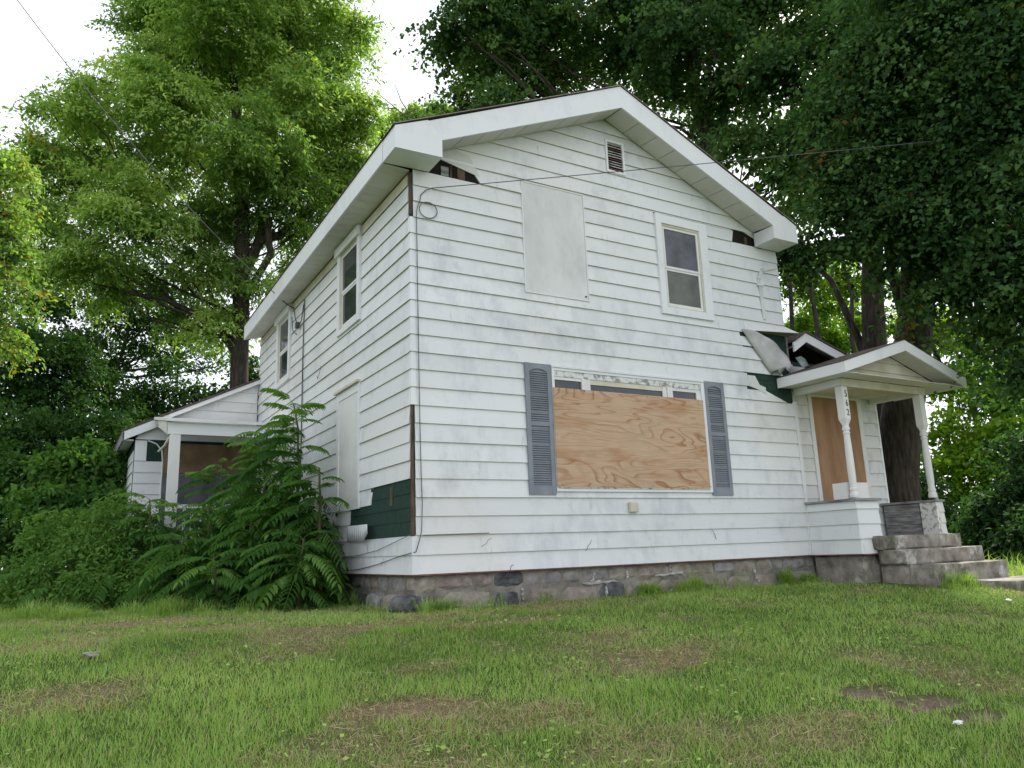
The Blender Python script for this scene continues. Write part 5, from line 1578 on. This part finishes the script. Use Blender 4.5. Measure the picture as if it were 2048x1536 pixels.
FILL = [(-.8, 2.6, .0, .5), (-.7, 3.3, .5, .55), (-1.3, 3.5, .1, .55), (-1.9, 4.1, -.2, .4), (-1.0, 4.2, .7, .55), (-.55, 2.2, .25, .35), (-1.2, 2.9, -.1, .45), (-1.7, 3.4, -.2, .4), (-.6, 3.9, 1.0, .4), (-.5, 2.7, .7, .3), (-1.5, 4.4, .0, .4), (-2.1, 4.6, .0, .35), (-.7, 1.9, -.15, .3)]
tk = thing('dense_bush', 'dense dark green bush filling the thicket between the saplings and the side wall', 'bush', (-1.0, 3.3, -.4))
mb = MB()
for (x, y, z, r) in FILL:
    mb.tube(jitter_path((-.9 + rnd.uniform(-.5, .3), 3.2 + rnd.uniform(-.6, .6), -.45), (x, y, z), 5, .05, rnd), [.02, .018, .015, .012, .01, .006], 5)
mb.build('stem', M_['stem'], tk)
leaf_cloud('foliage', FILL, 16000, .12, .36, LM_A, tk, 24, pad=(.15, .35), per=50, hang=.7, droop=.45, vbase=.25, vspread=.14, flat=.9, yellow=0)
# lighter finer bush further left
BU = []
for (x, y, z, r) in ((-2.7, 5.4, .75, .55), (-3.1, 5.6, .35, .6), (-2.6, 5.0, .1, .6), (-3.4, 5.3, -.05, .5), (-2.3, 4.9, .5, .45), (-3.8, 5.9, -.05, .5), (-4.1, 6.2, -.2, .4), (-3.3, 6.2, .7, .5), (-2.9, 4.5, -.15, .4), (-2.4, 5.6, 1.0, .4), (-2.2, 4.3, .0, .45), (-2.0, 5.3, .5, .4), (-4.6, 6.4, -.25, .35), (-2.0, 3.9, -.15, .4)):
    BU.append((x, y, z, r))
bu = thing('elder_bush', 'rounded light green bush at the left end of the thicket', 'bush', (-3.0, 5.4, -.4))
mb = MB()
for (x, y, z, r) in BU:
    mb.tube(jitter_path((-2.9 + rnd.uniform(-.5, .5), 5.4 + rnd.uniform(-.2, .2), -.45), (x, y, z), 5, .05, rnd), [.02, .018, .015, .012, .01, .006], 5)
mb.build('stem', M_['stem'], bu)
leaf_cloud('foliage', BU, 30000, .075, .42, LM_A, bu, 23, pad=(.12, .30), per=50, droop=.3, vbase=.74, vspread=.16, flat=.9)
for i, (x, y, a) in enumerate(((-3.3, 4.9, 3.9), (-2.6, 4.3, 4.3), (-3.7, 5.3, 3.6), (-2.1, 4.0, 4.8), (-2.9, 4.7, 4.6))):
    o = bpy.data.objects.new('frond', FRONDS['mid'][i % 4]); COL.objects.link(o)
    o.matrix_world = Matrix.Translation((x, y, -.05 + .1 * (i % 3))) @ Matrix.Rotation(a, 4, 'Z') @ Matrix.Rotation(.1, 4, 'Y')
    o.parent = bu; o.matrix_parent_inverse = Matrix.Translation((3.0, -5.4, .4))

# ------------------------------------------------------------------ clover and small weeds, fallen straw
def lawn_quads(n, size, aspect, lift, seed, name, label, cat, mat_, v0, v1, need=None):
    global R
    R = np.random.default_rng(seed)
    x, y = lawn_sample(n)
    keep = ~inside(x, y)
    if need is not None:
        keep &= need(x, y)
    x, y = x[keep], y[keep]
    n = len(x)
    z = gz(x, y) + lift * R.uniform(.3, 1.3, n)
    an = R.uniform(0, 2 * np.pi, n)
    dv = np.stack([np.cos(an), np.sin(an), R.normal(.0, .22, n)], 1)
    dv = unit(dv)
    sv = unit(np.cross(dv, unit(np.array([0, 0, 1.]) + R.normal(0, .35, (n, 3)))))
    L = size * R.uniform(.5, 1.3, n)
    c = np.stack([x, y, z], 1)
    a = c - dv * (L * .5)[:, None]; b = c + dv * (L * .5)[:, None]
    w_ = (L * aspect * .5)[:, None]
    v = np.stack([a, c + sv * w_, b, c - sv * w_], 1).reshape(-1, 3)
    q = np.arange(n) * 4
    f = np.stack([q, q + 1, q + 2, q + 3], 1)
    o = link(name, np_mesh(name, v, f, R.uniform(v0, v1, n), 4), mat_)
    tag(o, label, cat, kind='stuff')
lawn_quads(13000, .028, .85, .055, 61, 'clover', 'clover and small broad-leaved weeds scattered through the lawn', 'weeds', m_gr, .15, .55, lambda x, y: fbm(x, y, 91, 1.8, 3) > .52)
lawn_quads(60000, .11, .035, .035, 62, 'straw', 'dry straw lying on the brown patches of the lawn', 'straw', m_gr, .74, 1.0, lambda x, y: R.random(len(x)) < dryness(x, y) + .03)

# ------------------------------------------------------------------ small things on the lawn
def scrap(loc, s, m, label, cat, name):
    o = boulder(name, loc, (s, s * .7, s * .35), M_[m], None, rnd.random() * 9, .5)
    tag(o, label, cat)
scrap((1.21, -4.99, float(gz(1.21, -4.99)) + .03), .028, 'trim', 'crumpled white scrap of paper beside the bare soil', 'litter', 'paper_scrap')
scrap((6.15, -2.7, float(gz(6.15, -2.7)) + .03), .035, 'trim', 'small white scrap in the grass near the front walk', 'litter', 'paper_scrap')
scrap((-3.0, -1.32, float(gz(-3.0, -1.32)) + .025), .055, 'st_tan', 'half-buried tan stone in the grass on the left', 'stone', 'lawn_stone')
